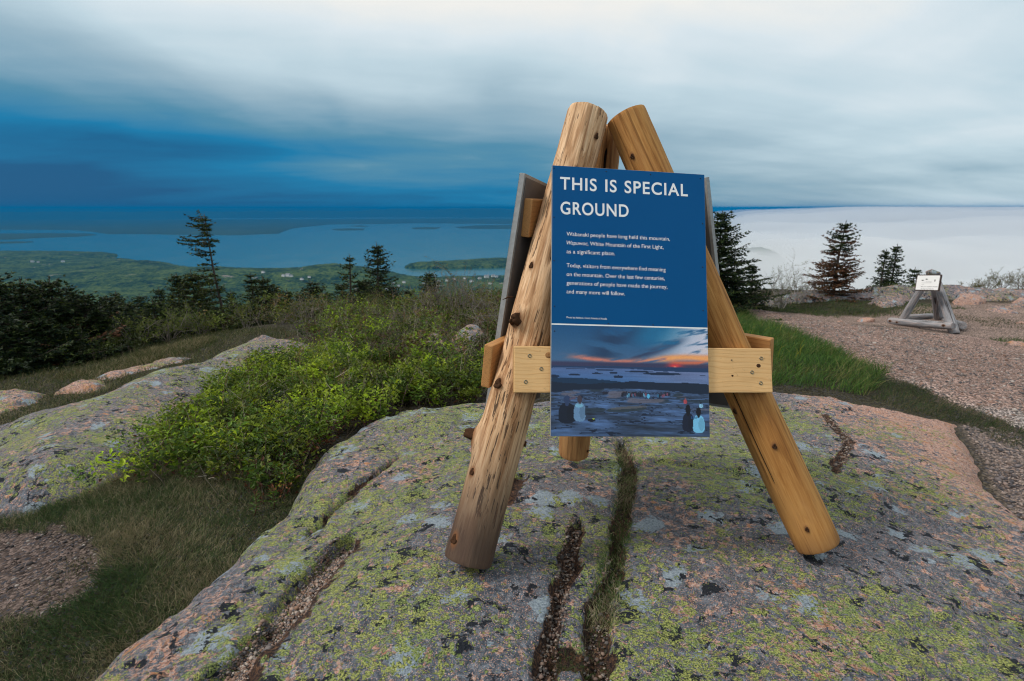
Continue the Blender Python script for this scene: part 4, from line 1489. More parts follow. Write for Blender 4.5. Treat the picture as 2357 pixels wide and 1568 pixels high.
ps, pt, pimg = sunset_print()
x0, x1 = -SW / 2 + .0012, SW / 2 - .0012
y1, y0 = line_y - .0028, -SH / 2 + .0012
V = np.stack([(x0 + ps * (x1 - x0)).ravel(), (y1 + pt * (y0 - y1)).ravel(), np.full(ps.size, .0004)], 1)
link('photo_print', np_mesh('photo_print', V, grid_faces(*ps.shape)[:, [0, 3, 2, 1]], False, pimg), M['photo'], sign, M=frame(SR, SU, SN, SIGN_C))
put_text('SSRP', (1590, 964), (1606, 964.5), .009, sign, M['bluegrey_ink'], thick=.004, h=.0009)

# side faces: near edge of each panel from its top corner T along u2 (in the plane of the face: r, u)
for (p0, p1, t0_, t1_, lab, side, T, tilt, low_r, up_r) in (
        (C_bot, A_bot, C_top, A_top, 'second sign panel seen from behind along its grey edge', 1, (.300, .598), -.125, (-.52, .525), (-.30, .285)),
        (B_bot, C_bot, B_top, C_top, 'third sign panel seen edge on behind the blue sign', -1, (-.221, .602), .135, (-.535, .50), (-.20, .30))):
    r, u, n = face_frame(p0, p1, t0_, t1_)
    if n @ (((p0 + p1) / 2) - cen) < 0:
        n = -n
        r = -r
    mid = ((p0 + p1) / 2 + (t0_ + t1_) / 2) / 2
    u2 = unit(u + r * tilt)
    r2 = np.cross(u2, n)
    c = mid + n * (LOG_R + .046) + r * T[0] + u * T[1] - u2 * (SH / 2) - r2 * (SW / 2) * side
    pan = link('sign_panel', box_mesh('sign_panel', SW, SH, .022, .001, 1), M['alu'], trip, label=lab, M=frame(r2, u2, n, c + n * .003))
    link('panel_back', box_mesh('panel_back', SW - .026, SH - .026, .003, 0), M['panelback'], pan, M=frame(r2, u2, n, c - n * .0092))
    quad('blue_print', -SW / 2 + .001, SW / 2 - .001, -SH / 2 + .001, SH / 2 - .001, .0146, M['blue'], pan, r2, u2, n, c)
    quad('white_edge', -SW / 2 - .0004, SW / 2 + .0004, -SH / 2, SH / 2, .0143, M['white'], pan, r2, u2, n, c)
    pb = mid + n * (LOG_R + .0185)
    for (r0_, r1_), u0_, h_ in ((low_r, -.128, .172), (up_r, .430, .150)):
        link('crossboard', box_mesh('crossboard', r1_ - r0_, h_, .037, .006), M['board_o'], trip, label='orange brown board end on a side face of the tripod',
             M=frame(r, u, n, pb + r * ((r0_ + r1_) / 2) + u * u0_))

# splinter on the flecked log
sp0 = at_y(1180, 683, 2.16)
sp1 = at_y(1157, 690, 2.10)
Vt, Ft, F3t = tube([sp0, (sp0 + sp1) / 2 + [0, 0, .003], sp1], [.003, .003, .001], 5)
link('splinter', np_mesh('splinter', Vt, [Ft, F3t]), M['knot'], trip)

# ------------------------------------------------------------------ weathered tripod with a small notice, beyond the path
def small_tripod():
    zb = lambda x, y: float(gz(np.array([x]), np.array([y]))[0])
    f1 = at_y(2074, 737, 11.0)
    f2 = at_y(2198, 764, 9.85)
    f3 = at_y(2160, 737, 11.3)
    for f in (f1, f2, f3):
        f[2] = zb(f[0], f[1]) - .01
    t1 = at_y(2140, 634, 10.65)
    t2 = at_y(2153, 636, 10.5)
    t3 = at_y(2147, 636, 10.75)
    o = thing('small_sign_tripod', 'grey weathered log tripod with a small white notice beyond the gravel path', 'sign tripod', loc=tuple((f1 + f2 + f3) / 3))
    kw = dict(nr=50, ns=26, lump=.006, bend=.006, bev=.01)
    make_log('log', f1, t1, .068, .055, M['log_g'], o, 31, check=(5, .1, .8, .005, .01), **kw)
    make_log('log', f2, t2, .082, .06, M['log_g'], o, 32, check=(25, .1, .8, .006, .01), **kw)
    make_log('log', f3, t3, .075, .065, M['log_g'], o, 33, check=(-20, .1, .8, .012, .02), **kw)
    a, b = at_y(2048, 739, 10.95), at_y(2195, 751, 9.70)
    make_log('base_log', a, b, .068, .066, M['log_g'], o, 34, check=(-60, .2, 1.2, .005, .01), knots=[(.055, 0, .018, .004), (.17, 10, .014, .003), (.90, 0, .018, .004)], **kw)
    a, b = at_y(2085, 731, 11.2), at_y(2152, 728, 11.55)
    make_log('base_log', a, b, .062, .060, M['log_g'], o, 35, **kw)
    a, b = at_y(2216, 750, 10.1), at_y(2166, 733, 11.45)
    make_log('base_log', a, b, .072, .066, M['log_g'], o, 36, **kw)
    # notice board on the front face
    tl, tr_, br_, bl = at_y(2110.7, 632.5, 10.42), at_y(2168, 632, 10.05), at_y(2162.5, 671, 9.98), at_y(2107, 669.5, 10.36)
    c = (tl + tr_ + br_ + bl) / 4
    r = unit((tr_ - tl) + (br_ - bl))
    u = unit((tl - bl) + (tr_ - br_))
    n = unit(np.cross(r, u))
    u = np.cross(n, r)
    w = np.linalg.norm(tr_ - tl)
    h = np.linalg.norm(tl - bl)
    bd = link('notice_board', box_mesh('notice_board', w, h, .03, .004), M['browntrim'], o, M=frame(r, u, n, c))
    link('notice', box_mesh('notice', w - .035, h - .035, .004, 0), M['white'], bd, M=frame(r, u, n, c + n * .0172))
    cc = c + n * .0198

    def loc(x, y):
        p = at_plane(x, y, cc, n) - cc
        return np.array([p @ r, p @ u])
    fr_ = frame(r, u, n, cc)
    put_text('Stay on established trails', (2119.5, 660.5), (2158, 661), .013, bd, M['ink'], h=.001, thick=.012, loc=loc, fr=fr_)
    put_text('Or step on bedrock', (2119.5, 665.5), (2149, 666), .013, bd, M['ink'], h=.001, thick=.012, loc=loc, fr=fr_)
    for (qx, qy, rx, ry) in ((2124, 645.5, .020, .009), (2133, 643, .020, .009), (2152, 646, .012, .022)):
        p = loc(qx, qy)
        a = np.arange(12) * 2 * math.pi / 12
        V = np.stack([p[0] + rx * np.cos(a) * (1 + .3 * np.sin(3 * a)), p[1] + ry * np.sin(a), np.full(12, .001)], 1)
        V = np.concatenate([V, [[p[0], p[1], .001]]])
        F3 = np.stack([np.arange(12), (np.arange(12) + 1) % 12, np.full(12, 12)], 1)
        link('symbol', np_mesh('symbol', V, F3), M['ink'] if qx < 2140 else M['alu'], bd, M=fr_)
    for k, (y0, xa, xb) in enumerate(((649, 2131, 2145), (651.5, 2121, 2145), (655, 2121, 2127))):
        p, q = loc(xa, y0), loc(xb, y0 + .1)
        V = np.array([[p[0], p[1], .001], [q[0], q[1], .001], [q[0], q[1] + .004, .001], [p[0], p[1] + .004, .001]])
        link('print_line', np_mesh('print_line', V, np.array([[0, 1, 2, 3]]), False), M['alu'], bd, M=fr_)
    # weathered cap block above the notice
    Vt, Ft, F3t = tube([t1 + [-.06, 0, .03], t1 + [.0, -.02, .055], t2 + [.06, 0, .03]], [.05, .065, .05], 10)
    link('cap_block', np_mesh('cap_block', Vt + .008 * fbm(Vt[:, 0], Vt[:, 2], 20, 2, 5)[:, None], [Ft, F3t]), M['granite_pale'], o)


small_tripod()

# ------------------------------------------------------------------ conifers
GREENS = np.array([[.014, .027, .011], [.022, .040, .013], [.040, .060, .014], [.012, .024, .013]])


def spruce(name, label, px, top_py, Y, width=.36, seed=0, tint=(1, 1, 1), brown=0.0, sparse=0.0, wind=0.0, group=None, base_drop=.1, lean=0.0, whorls=None, bushy=0.0, toplen=.16, z_base=None, trunk=1.0, topmass=0.0, reps=2):
    """a spruce at depth Y whose tip lies on the sight line (px, top_py); crown built of needle sprays on real branches"""
    R = np.random.default_rng(seed)
    top = at_y(px, top_py, Y)
    bx, by = top[0] - lean, top[1]
    z0 = float(gz(np.array([bx]), np.array([by]))[0]) - base_drop if z_base is None else z_base
    z0 = min(z0, top[2] - .45)
    H = top[2] - z0
    o = thing(name, label, 'tree', loc=(bx, by, z0), group=group)
    tp = np.linspace(0, 1, 14)
    wob = .02 * H
    TP = np.stack([lean * tp ** 1.5 + wob * np.sin(tp * 5 + seed) * tp * (1 - tp) * 2, wob * np.cos(tp * 4 + seed) * tp * (1 - tp) * 2, H * tp], 1)
    TR = trunk * (.011 + .016 * H) * (1 - tp) ** .85 + .004
    wood = Bag()
    V, F, F3 = tube(TP, TR, 7)
    bark = (.075, .058, .050)
    wood.add(V, F, F3, bark)
    leaf = Bag()
    nw = whorls or int(11 + H * 8)
    Vq, Cq = [], []
    tw_p, tw_d, tw_l, tw_u, tw_b = [], [], [], [], []
    tint = np.array(tint)
    for k in range(nw):
        q = (k + R.random() * .7) / nw
        if q < .03:
            continue
        h = q ** .92
        if h > 1 - toplen * .25:
            continue
        c = np.array([np.interp(h, tp, TP[:, i]) for i in range(3)])
        Lm = width * H * ((1 - h) ** .78 * (1 + bushy * (h < .6)) + .085) * (.8 + .4 * R.random())
        if topmass:
            Lm *= .75 + 1.9 * math.exp(-((h - .88) / .10) ** 2) - .35 * (h < .3)
        nb = int(R.integers(8, 13))
        a0 = R.random() * 6.28
        isbr = brown > 0 and R.random() < brown * (1.6 if h < .55 else .35)
        for b in range(nb):
            if R.random() < sparse * (.35 + .65 * (h > .35)):
                continue
            a = a0 + b * 6.283 / nb + R.normal() * .25
            d = np.array([math.cos(a), math.sin(a), 0])
            L = Lm * (.35 + .95 * R.random())
            if wind:
                L *= max(.18, 1 - wind * (d[0] + .15)) if d[0] > -.15 else 1 + wind * .45 * -d[0]
            if L < .04:
                continue
            up = .25 * (h - .35) + .17 * R.normal()
            n = max(3, int(L / .055))
            tt = np.linspace(0, 1, n)
            pts = c + d * (tt * L)[:, None] + np.array([0, 0, 1]) * (L * (up * tt + .18 * (tt ** 2) - .10 * tt))[:, None]
            if L > .12:
                Vb, Fb, F3b = tube(pts[[0, n // 2, n - 1]], [.004 + .006 * L, .003 + .003 * L, .0015], 4, False)
                wood.add(Vb, Fb, None, bark)
            # side twigs with needles
            side = np.array([-d[1], d[0], 0])
            wl = (.045 + .24 * L * (1 - tt) ** .8) * (.7 + .6 * R.random(n))
            for sg in (-1, 1, 0):
                ok = (tt >= .16) | (h >= .8)
                if sg == 0:
                    ok &= R.random(n) < .5
                if not ok.any():
                    continue
                nn = int(ok.sum())
                dv = d * (.75 + .3 * R.random((nn, 1))) + side * sg * (.55 + .5 * R.random((nn, 1)))
                dv[:, 2] += R.normal(size=nn) * .16 - .05
                tw_p.append(pts[ok])
                tw_d.append(dv / np.linalg.norm(dv, axis=1)[:, None])
                tw_l.append(wl[ok] if sg else np.full(nn, .06))
                tw_u.append(tt[ok])
                tw_b.append(np.full(nn, isbr))
    if not tw_p:
        tw_p, tw_d, tw_l, tw_u, tw_b = [TP[5:6]], [np.array([[0, 0, 1.]])], [np.array([.05])], [np.array([.5])], [np.array([False])]
    p, dv, l2, uu, bb = (np.concatenate(q) for q in (tw_p, tw_d, tw_l, tw_u, tw_b))
    m = np.maximum(1, (l2 / .038).astype(int))
    ix = np.repeat(np.arange(len(p)), m)
    jj = np.arange(len(ix)) - np.repeat(np.cumsum(m) - m, m)
    keep = R.random(len(ix)) >= sparse * .4
    ix, jj = np.repeat(ix[keep], reps), np.repeat(jj[keep], reps)
    N = len(ix)
    q = p[ix] + dv[ix] * (l2[ix] * (jj + .2) / m[ix])[:, None]
    nrm = lambda a: a / (np.linalg.norm(a, axis=1)[:, None] + 1e-9)
    ax = nrm(dv[ix] + R.normal(size=(N, 3)) * .38 + np.array([0, 0, .12]))
    sdv = nrm(np.cross(ax, R.normal(size=(N, 3))))
    ln = (.056 * (.7 + .7 * R.random(N)))[:, None]
    wd = (.0135 * (.7 + .7 * R.random(N)) * (1 + .25 * (Y > 20)))[:, None]
    Vn = np.stack([q - sdv * wd, q + sdv * wd, q + ax * ln], 1)
    Cn = GREENS[R.integers(len(GREENS), size=N)] * tint
    tipm = (uu[ix] > .8) & (R.random(N) < .35)
    Cn[tipm] *= np.array([1.8, 1.55, 1.0])
    bm2 = bb[ix] & (R.random(N) < .85)
    Cn[bm2] = np.array([.115, .052, .026]) * (.6 + .8 * R.random((int(bm2.sum()), 1)))
    Cn = Cn * (.75 + .5 * R.random((N, 1)))
    # leader shoot
    for j in range(int(26 * toplen / .16)):
        h = 1 - toplen * R.random() * .9
        c = np.array([np.interp(h, tp, TP[:, i]) for i in range(3)])
        ax = unit(np.array([R.normal() * .6, R.normal() * .6, .8]))
        sdv = unit(np.cross(ax, R.normal(size=3)))
        Vq.append([c - sdv * .007, c + sdv * .007, c + ax * .045])
        Cq.append(GREENS[1] * tint)
    Vq = np.concatenate([Vn.reshape(-1, 3), np.array(Vq).reshape(-1, 3)])
    Cq = np.concatenate([Cn, np.array(Cq)])
    nq = len(Vq) // 3
    me = np_mesh('crown', Vq, np.arange(nq * 3).reshape(-1, 3), False, np.repeat(np.array(Cq), 3, 0))
    W = Matrix.Translation((bx, by, z0))
    link('trunk', wood.mesh('trunk'), M['twig'], o, M=W)
    link('crown', me, M['needle'], o, M=W)
    return nq


NQ = 0
G1 = 'spruces at the edge of the summit'
for args in [
    ('spruce_tree', 'tall windblown spruce leaning above the bay, its crown swept to one side', 470, 492, 12.0, dict(width=.21, seed=1, wind=1.0, sparse=.28, lean=-.17, tint=(1.5, 1.3, .9), whorls=30, base_drop=.3, trunk=.6, topmass=1.0)),
    ('spruce_tree', 'dark narrow spruce just left of the windblown one', 405, 628, 13.2, dict(width=.30, seed=2)),
    ('spruce_tree', 'broad spruce with yellowish boughs at the foot of the windblown one', 438, 622, 12.4, dict(width=.46, seed=3, tint=(1.6, 1.35, .8))),
    ('spruce_tree', 'dark pointed spruce, left one of a close pair beyond the shrubs', 575, 628, 14.0, dict(width=.24, seed=4)),
    ('spruce_tree', 'bushy spruce, right one of a close pair beyond the shrubs', 604, 636, 13.6, dict(width=.40, seed=5, tint=(1.1, 1.0, .8))),
    ('spruce_tree', 'very small dark spruce standing alone beyond the shrubs', 660, 664, 15.0, dict(width=.32, seed=6)),
    ('spruce_tree', 'small wide spruce midway between the close pair and the tallest shrub-field spruce', 720, 646, 15.0, dict(width=.46, seed=7)),
    ('spruce_tree', 'spruce with a thin dead looking top beside the pointed one', 804, 584, 13.2, dict(width=.30, seed=8, sparse=.5, tint=(1.3, 1.15, .85))),
    ('spruce_tree', 'tall pointed dark spruce standing before the water near the island', 866, 557, 13.0, dict(width=.30, seed=9, sparse=.15)),
    ('spruce_tree', 'small bushy spruce top just left of the bare shrub', 988, 624, 14.0, dict(width=.34, seed=10)),
    ('spruce_tree', 'low spruce with layered boughs below the windblown one', 350, 688, 10.3, dict(width=.52, seed=11, tint=(1.2, 1.15, .8), base_drop=.4)),
    ('spruce_tree', 'low dark spruce left of the layered one', 285, 690, 11.5, dict(width=.50, seed=12, base_drop=.4)),
    ('spruce_tree', 'dense dark spruce thicket tip with rusty shoots at the left edge', 45, 640, 8.6, dict(width=.50, seed=13, tint=(.9, .9, .8), brown=.12, bushy=.4, base_drop=.3)),
    ('spruce_tree', 'dense dark spruce with a rusty leaning tip near the left edge', 112, 636, 8.9, dict(width=.46, seed=14, tint=(.9, .9, .8), brown=.15, bushy=.4, base_drop=.3)),
    ('spruce_tree', 'dense dark spruce at the inner side of the thicket at the left edge', 190, 672, 9.2, dict(width=.50, seed=15, tint=(.85, .85, .8), bushy=.4, base_drop=.3)),
    ('spruce_tree', 'dense dark spruce cut by the left picture edge', -30, 625, 8.2, dict(width=.46, seed=16, tint=(.8, .85, .8), bushy=.5, base_drop=.3)),
    ('spruce_tree', 'shadowy low spruce in front of the thicket at the left edge', 90, 730, 8.2, dict(width=.62, seed=17, tint=(.75, .8, .75), bushy=.5, base_drop=.3)),
    ('spruce_tree', 'shadowy low spruce between the thicket and the layered spruce', 235, 735, 9.3, dict(width=.62, seed=18, tint=(1.0, 1.05, .7), bushy=.4, base_drop=.3)),
    ('spruce_tree', 'low spreading spruce right of the windblown one', 545, 700, 12.2, dict(width=.55, seed=19, tint=(1.3, 1.2, .7), base_drop=.3)),
    ('spruce_tree', 'low dark spruce filling the belt just right of the layered one', 395, 712, 10.8, dict(width=.62, seed=61, base_drop=.3, bushy=.3)),
    ('spruce_tree', 'dark bushy spruce in the belt below the narrow dark one', 440, 705, 11.4, dict(width=.60, seed=62, base_drop=.3, bushy=.3)),
    ('spruce_tree', 'dark bushy spruce in the belt below the windblown trunk', 492, 712, 11.2, dict(width=.60, seed=63, base_drop=.3, bushy=.3, tint=(1.3, 1.2, .8))),
    ('spruce_tree', 'dark low spruce at the foot of the close pair', 590, 705, 12.4, dict(width=.58, seed=64, base_drop=.3, bushy=.3)),
    ('spruce_tree', 'dark spruce between the thicket and the low dark one', 245, 680, 10.4, dict(width=.56, seed=65, base_drop=.3, bushy=.3)),
    ('spruce_tree', 'shadowy low spruce in front of the layered one', 320, 752, 9.6, dict(width=.70, seed=66, base_drop=.25, bushy=.4)),
    ('spruce_tree', 'shadowy low spruce in the left thicket nearest the reddish boulders', 155, 760, 8.4, dict(width=.70, seed=67, base_drop=.25, bushy=.4)),
    ('spruce_tree', 'shadowy low spruce at the picture edge under the thicket', 15, 750, 7.8, dict(width=.70, seed=68, base_drop=.25, bushy=.4)),
    ('spruce_tree', 'low dark spruce beside the tall pointed one', 838, 640, 13.4, dict(width=.50, seed=69, base_drop=.2)),
    ('spruce_tree', 'large full dark spruce half hidden behind the blue sign', 1664, 484, 12.2, dict(width=.40, seed=20, whorls=40, tint=(.95, 1.0, .95), base_drop=.25, bushy=.15)),
    ('spruce_tree', 'layered spruce with rust brown dead boughs beyond the path', 1948, 508, 14.0, dict(width=.36, seed=21, brown=.62, tint=(.95, .95, .85), whorls=24, lean=.10, base_drop=.2)),
    ('spruce_tree', 'thin spruce, shorter one of the slim pair beyond the path', 2040, 574, 15.0, dict(width=.25, seed=22, sparse=.2)),
    ('spruce_tree', 'thin spruce, taller one of the slim pair beyond the path', 2066, 563, 15.1, dict(width=.24, seed=23, sparse=.15)),
    ('spruce_tree', 'tiny spruce just left of the small white notice', 2107, 616, 16.0, dict(width=.30, seed=24, sparse=.1)),
    ('spruce_tree', 'low bushy spruce at the foot of the large one by the sign', 1735, 610, 12.6, dict(width=.40, seed=25, sparse=.2)),
]:
    NQ += spruce(*args[:5], group=G1, **args[5])
for k, (px_, py_, Y_, w_, lab) in enumerate([
        (265, 668, 15.0, .26, 'slim spruce spire above the thicket right of the rusty tip'), (320, 676, 16.0, .24, 'thin spruce spire behind the low dark spruces'), (365, 660, 15.5, .24, 'thin spruce spire left of the narrow dark one'),
        (530, 668, 16.0, .26, 'short spruce spire right of the windblown trunk'), (632, 655, 15.5, .26, 'slim spruce spire right of the close pair'), (690, 672, 16.5, .26, 'tiny spire left of the small wide spruce'),
        (748, 668, 16.0, .26, 'tiny spire right of the small wide spruce'), (785, 652, 15.0, .28, 'small spruce left of the thin topped one'), (905, 655, 15.5, .30, 'small spruce right of the tall pointed one'), (940, 662, 16.0, .28, 'tiny spruce midway to the bare shrub'),
        (150, 655, 10.5, .36, 'dark spruce tip in the middle of the left thicket'), (75, 652, 9.6, .36, 'dark spruce tip behind the rusty leaning one')]):
    NQ += spruce('spruce_tree', lab, px_, py_, Y_, w_, 80 + k, group=G1, base_drop=.2)
# small dark trees standing lower down the slope
for k, (px_, py_, Y_, w_) in enumerate([(205, 690, 30, .3), (255, 697, 34, .32), (300, 688, 38, .3), (330, 700, 30, .34), (385, 700, 36, .3), (160, 682, 32, .3), (640, 690, 36, .34), (760, 690, 40, .3)]):
    NQ += spruce('spruce_tree', ['small dark spruce lower down the slope at the thicket edge', 'dark spruce tip rising from the slope behind the low spruce', 'pointed dark spruce on the slope before the lowland',
                                 'small spruce on the slope just left of the layered spruce', 'dark spruce on the slope behind the narrow dark one', 'dark spruce on the slope behind the thicket',
                                 'spruce tip low on the slope behind the very small spruce', 'spruce tip low on the slope left of the thin topped one'][k], px_, py_, Y_, w_, 40 + k, group='spruces on the slope below', z_base=at_y(px_, py_, Y_)[2] - 3.2, whorls=16)
print('needle quads', NQ)

# ------------------------------------------------------------------ plants
def nrm_(a):
    return a / (np.linalg.norm(a, axis=1)[:, None] + 1e-9)


def scatter(poly, n, R, soft=0.0, seed=0):
    """n random points in a polygon (world x, y)"""
    P = np.asarray(poly)[:, :2]
    lo, hi = P.min(0), P.max(0)
    out = []
    got = 0
    while got < n:
        q = lo + (hi - lo) * R.random((n * 3 + 50, 2))
        e = poly_sd(q[:, 0], q[:, 1], P) + (soft * fbm(q[:, 0], q[:, 1], 1.2 / max(soft, .05) * .5, 3, seed) if soft else 0)
        q = q[e > 0]
        out.append(q)
        got += len(q)
    return np.concatenate(out)[:n]


def area(poly):
    P = np.asarray(poly)[:, :2]
    x, y = P.T
    return abs((x * np.roll(y, -1) - y * np.roll(x, -1)).sum()) / 2


def leaves(V0, axis, nor, ln, wd, col, fold=.25):
    """pointed leaves: four corner blades folded along the rib"""
    sd = nrm_(np.cross(axis, nor))
    up = nrm_(np.cross(sd, axis))
    ln = ln[:, None]
    wd = wd[:, None]
    a = V0
    b = V0 + axis * ln * .5 - sd * wd * .5 + up * wd * fold
    c = V0 + axis * ln - up * ln * .12
    d = V0 + axis * ln * .5 + sd * wd * .5 + up * wd * fold
    V = np.stack([a, b, c, d], 1).reshape(-1, 3)
    n = len(V0)
    i = np.arange(n) * 4
    F = np.concatenate([np.stack([i, i + 1, i + 2], 1), np.stack([i, i + 2, i + 3], 1)])
    return V, F, np.repeat(col, 4, 0)


def strips(P0, P1, P2, w, col):
    """thin tapering two-piece blades or twigs (flat)"""
    n = len(P0)
    sd = nrm_(np.cross(P2 - P0, np.array([0, 0, 1.0]) + .001) + .25 * nrm_(rng.normal(size=(n, 3))))
    w = w[:, None]
    V = np.stack([P0 - sd * w, P0 + sd * w, P1 - sd * w * .75, P1 + sd * w * .75, P2], 1).reshape(-1, 3)
    i = np.arange(n) * 5
    F4 = np.stack([i, i + 1, i + 3, i + 2], 1)
    F3 = np.stack([i + 2, i + 3, i + 4], 1)
    return V, F4, F3, np.repeat(col, 5, 0)


def low_shrubs(name, label, poly, dens, h, R, palette, leaf=(.024, .011), nleaf=26, soft=.25, twigc=(.16, .12, .10), barefrac=.15, seed=0, excl=True, heightmod=None, redbase=.0):
    """a mass of low twiggy bushes: sprigs with leaves in rosettes, bare sprigs between"""
    n = int(area(poly) * dens)
    q = scatter(poly, n, R, soft, seed)
    if excl:
        q = q[on_soil(q[:, 0], q[:, 1])]
    # clumping
    cl = fbm(q[:, 0], q[:, 1], 1.6, 3, seed + 3)
    q = q[(cl + .55 * R.random(len(q))) > -.25]
    n = len(q)
    z = gz(q[:, 0], q[:, 1])
    hh = h * (.45 + .75 * R.random(n)) * (1 + .5 * fbm(q[:, 0], q[:, 1], .8, 3, seed + 5))
    if heightmod is not None:
        hh = hh * heightmod(q[:, 0], q[:, 1])
    P0 = np.c_[q, z - .01]
    lean = np.c_[R.normal(size=(n, 2)) * .35, np.ones(n)]
    lean = nrm_(lean)
    P2 = P0 + lean * hh[:, None]
    P1 = (P0 + P2) / 2 + R.normal(size=(n, 3)) * .02 * (hh / .25)[:, None]
    tc = np.array(twigc) * (.5 + 1.0 * R.random((n, 1)))
    bag = Bag()
    V, F4, F3, C = strips(P0, P1, P2, .0016 + .004 * hh, tc)
    bag.add(V, F4, F3, C)
    # side twigs
    for rep in range(2):
        t = .35 + .5 * R.random((n, 1))
        S = P0 + (P2 - P0) * t
        D = nrm_(lean + R.normal(size=(n, 3)) * .55)
        E = S + D * (hh * (.25 + .3 * R.random(n)))[:, None]
        V, F4, F3, C = strips(S, (S + E) / 2, E, .0011 + .0018 * hh, tc)
        bag.add(V, F4, F3, C)
    leafy = R.random(n) > barefrac
    k = nleaf
    ix = np.repeat(np.where(leafy)[0], k)
    N = len(ix)
    t = .28 + .76 * R.random(N) ** .55
    side = R.normal(size=(N, 3)) * (.24 * hh[ix])[:, None] * np.minimum(1, (1.15 - t * .55))[:, None]
    S = P0[ix] + (P2 - P0)[ix] * t[:, None] + side * [1, 1, .6]
    az = R.random(N) * 6.283
    ax = nrm_(np.c_[np.cos(az), np.sin(az), .25 + .75 * R.random(N)])
    nor = nrm_(np.c_[R.normal(size=(N, 2)) * .5, np.ones(N)])
    pal = np.array(palette)
    sz = .6 + .9 * R.random(n) ** 1.5
    dull = .55 + .9 * sstep(fbm(q[:, 0], q[:, 1], 2.4, 3, seed + 9), -.35, .4)
    tone = (dull[:, None] * pal[R.integers(len(pal), size=n)] * (.55 + .9 * R.random((n, 1))))[ix] * (.75 + .5 * R.random((N, 1)))
    if redbase:
        low = (t < .55) & (R.random(N) < redbase)
        tone[low] = np.array([.10, .035, .018]) * (.6 + .8 * R.random((int(low.sum()), 1)))
    V, F, C = leaves(S, ax, nor, leaf[0] * sz[ix] * (.6 + .8 * R.random(N)), leaf[1] * sz[ix] * (.7 + .6 * R.random(N)), tone)
    bag.add(V, None, F, C)
    return link(name, bag.mesh(name, False), M['leaf'], kind='stuff', label=label)


R1 = np.random.default_rng(21)
YG = [(.185, .255, .012), (.135, .205, .012), (.225, .28, .014), (.075, .13, .014), (.15, .195, .02), (.055, .10, .014)]
OL = [(.075, .105, .016), (.10, .12, .020), (.06, .085, .016), (.13, .085, .028), (.065, .115, .016), (.10, .13, .02)]
near_poly = wz([(225, 1115, -.38), (360, 1015, -.40), (465, 932, -.40), (565, 868, -.42), (710, 812, -.42), (900, 840, -.38), (1110, 880, -.34), (1110, 925, -.3), (900, 945, -.3), (800, 1000, -.3),
                (745, 1070, -.3), (690, 1145, -.3), (600, 1150, -.32), (480, 1115, -.36), (380, 1115, -.36)])
low_shrubs('blueberry_shrubs', 'low bright green blueberry shrubs between the slab and the tripod ledge', near_poly, 270, .25, R1, YG, (.036, .018), 34, .15, barefrac=.14, seed=400, redbase=.35)
mid_poly = wz([(560, 815, -.45), (690, 770, -.5), (760, 740, -.55), (900, 720, -.62), (1160, 690, -.58), (1320, 700, -.58), (1320, 880, -.34), (1110, 890, -.34), (900, 850, -.38), (700, 800, -.42)])
low_shrubs('huckleberry_shrubs', 'olive and reddish low shrubs stretching back to the spruces', mid_poly, 92, .30, R1, OL + YG[:2], (.042, .020), 26, .25, barefrac=.27, twigc=(.20, .165, .15), seed=410, redbase=.25)
back_poly = wz([(200, 830, -1.1), (330, 800, -.95), (480, 775, -.95), (600, 760, -.75), (700, 750, -.62), (900, 715, -.68), (1180, 670, -.7), (1180, 645, -.9), (900, 660, -1.3), (500, 700, -1.8), (150, 760, -1.8)])
low_shrubs('scrub', 'band of olive scrub at the edge of the summit below the spruces', back_poly, 24, .42, R1, OL + [(.12, .13, .022)], (.050, .022), 34, .3, barefrac=.28, twigc=(.18, .15, .13), seed=420, excl=False)
low_shrubs('dark_undergrowth', 'dark undergrowth below the thicket at the left edge', wz([(-200, 900, -.9), (0, 868, -1.0), (130, 858, -.95), (250, 838, -.9), (330, 815, -.9), (330, 790, -1.0), (0, 820, -1.3), (-300, 860, -1.3)]),
           46, .34, R1, [(.03, .045, .012), (.05, .07, .014), (.085, .12, .012)], (.045, .02), 30, .2, barefrac=.2, seed=430, excl=False)
low_shrubs('crowberry_mat', 'low green mat of bushes under the large spruce beyond the path', wz([(1640, 700, -.8), (1690, 672, -.7), (1800, 668, -.66), (1905, 672, -.7), (1900, 660, -.6), (1780, 655, -.55), (1640, 655, -.6)]),
           60, .20, R1, [(.07, .11, .014), (.05, .085, .014), (.09, .10, .02)], (.045, .02), 26, .1, barefrac=.15, seed=440, excl=False)
low_shrubs('skyline_scrub', 'low scrub among the slim spruces on the skyline', wz([(1990, 662, -.55), (2110, 658, -.5), (2140, 645, -.5), (2000, 648, -.5)]), 40, .22, R1, [(.06, .09, .02), (.05, .08, .02)], (.05, .022), 24, .1, seed=445, excl=False)


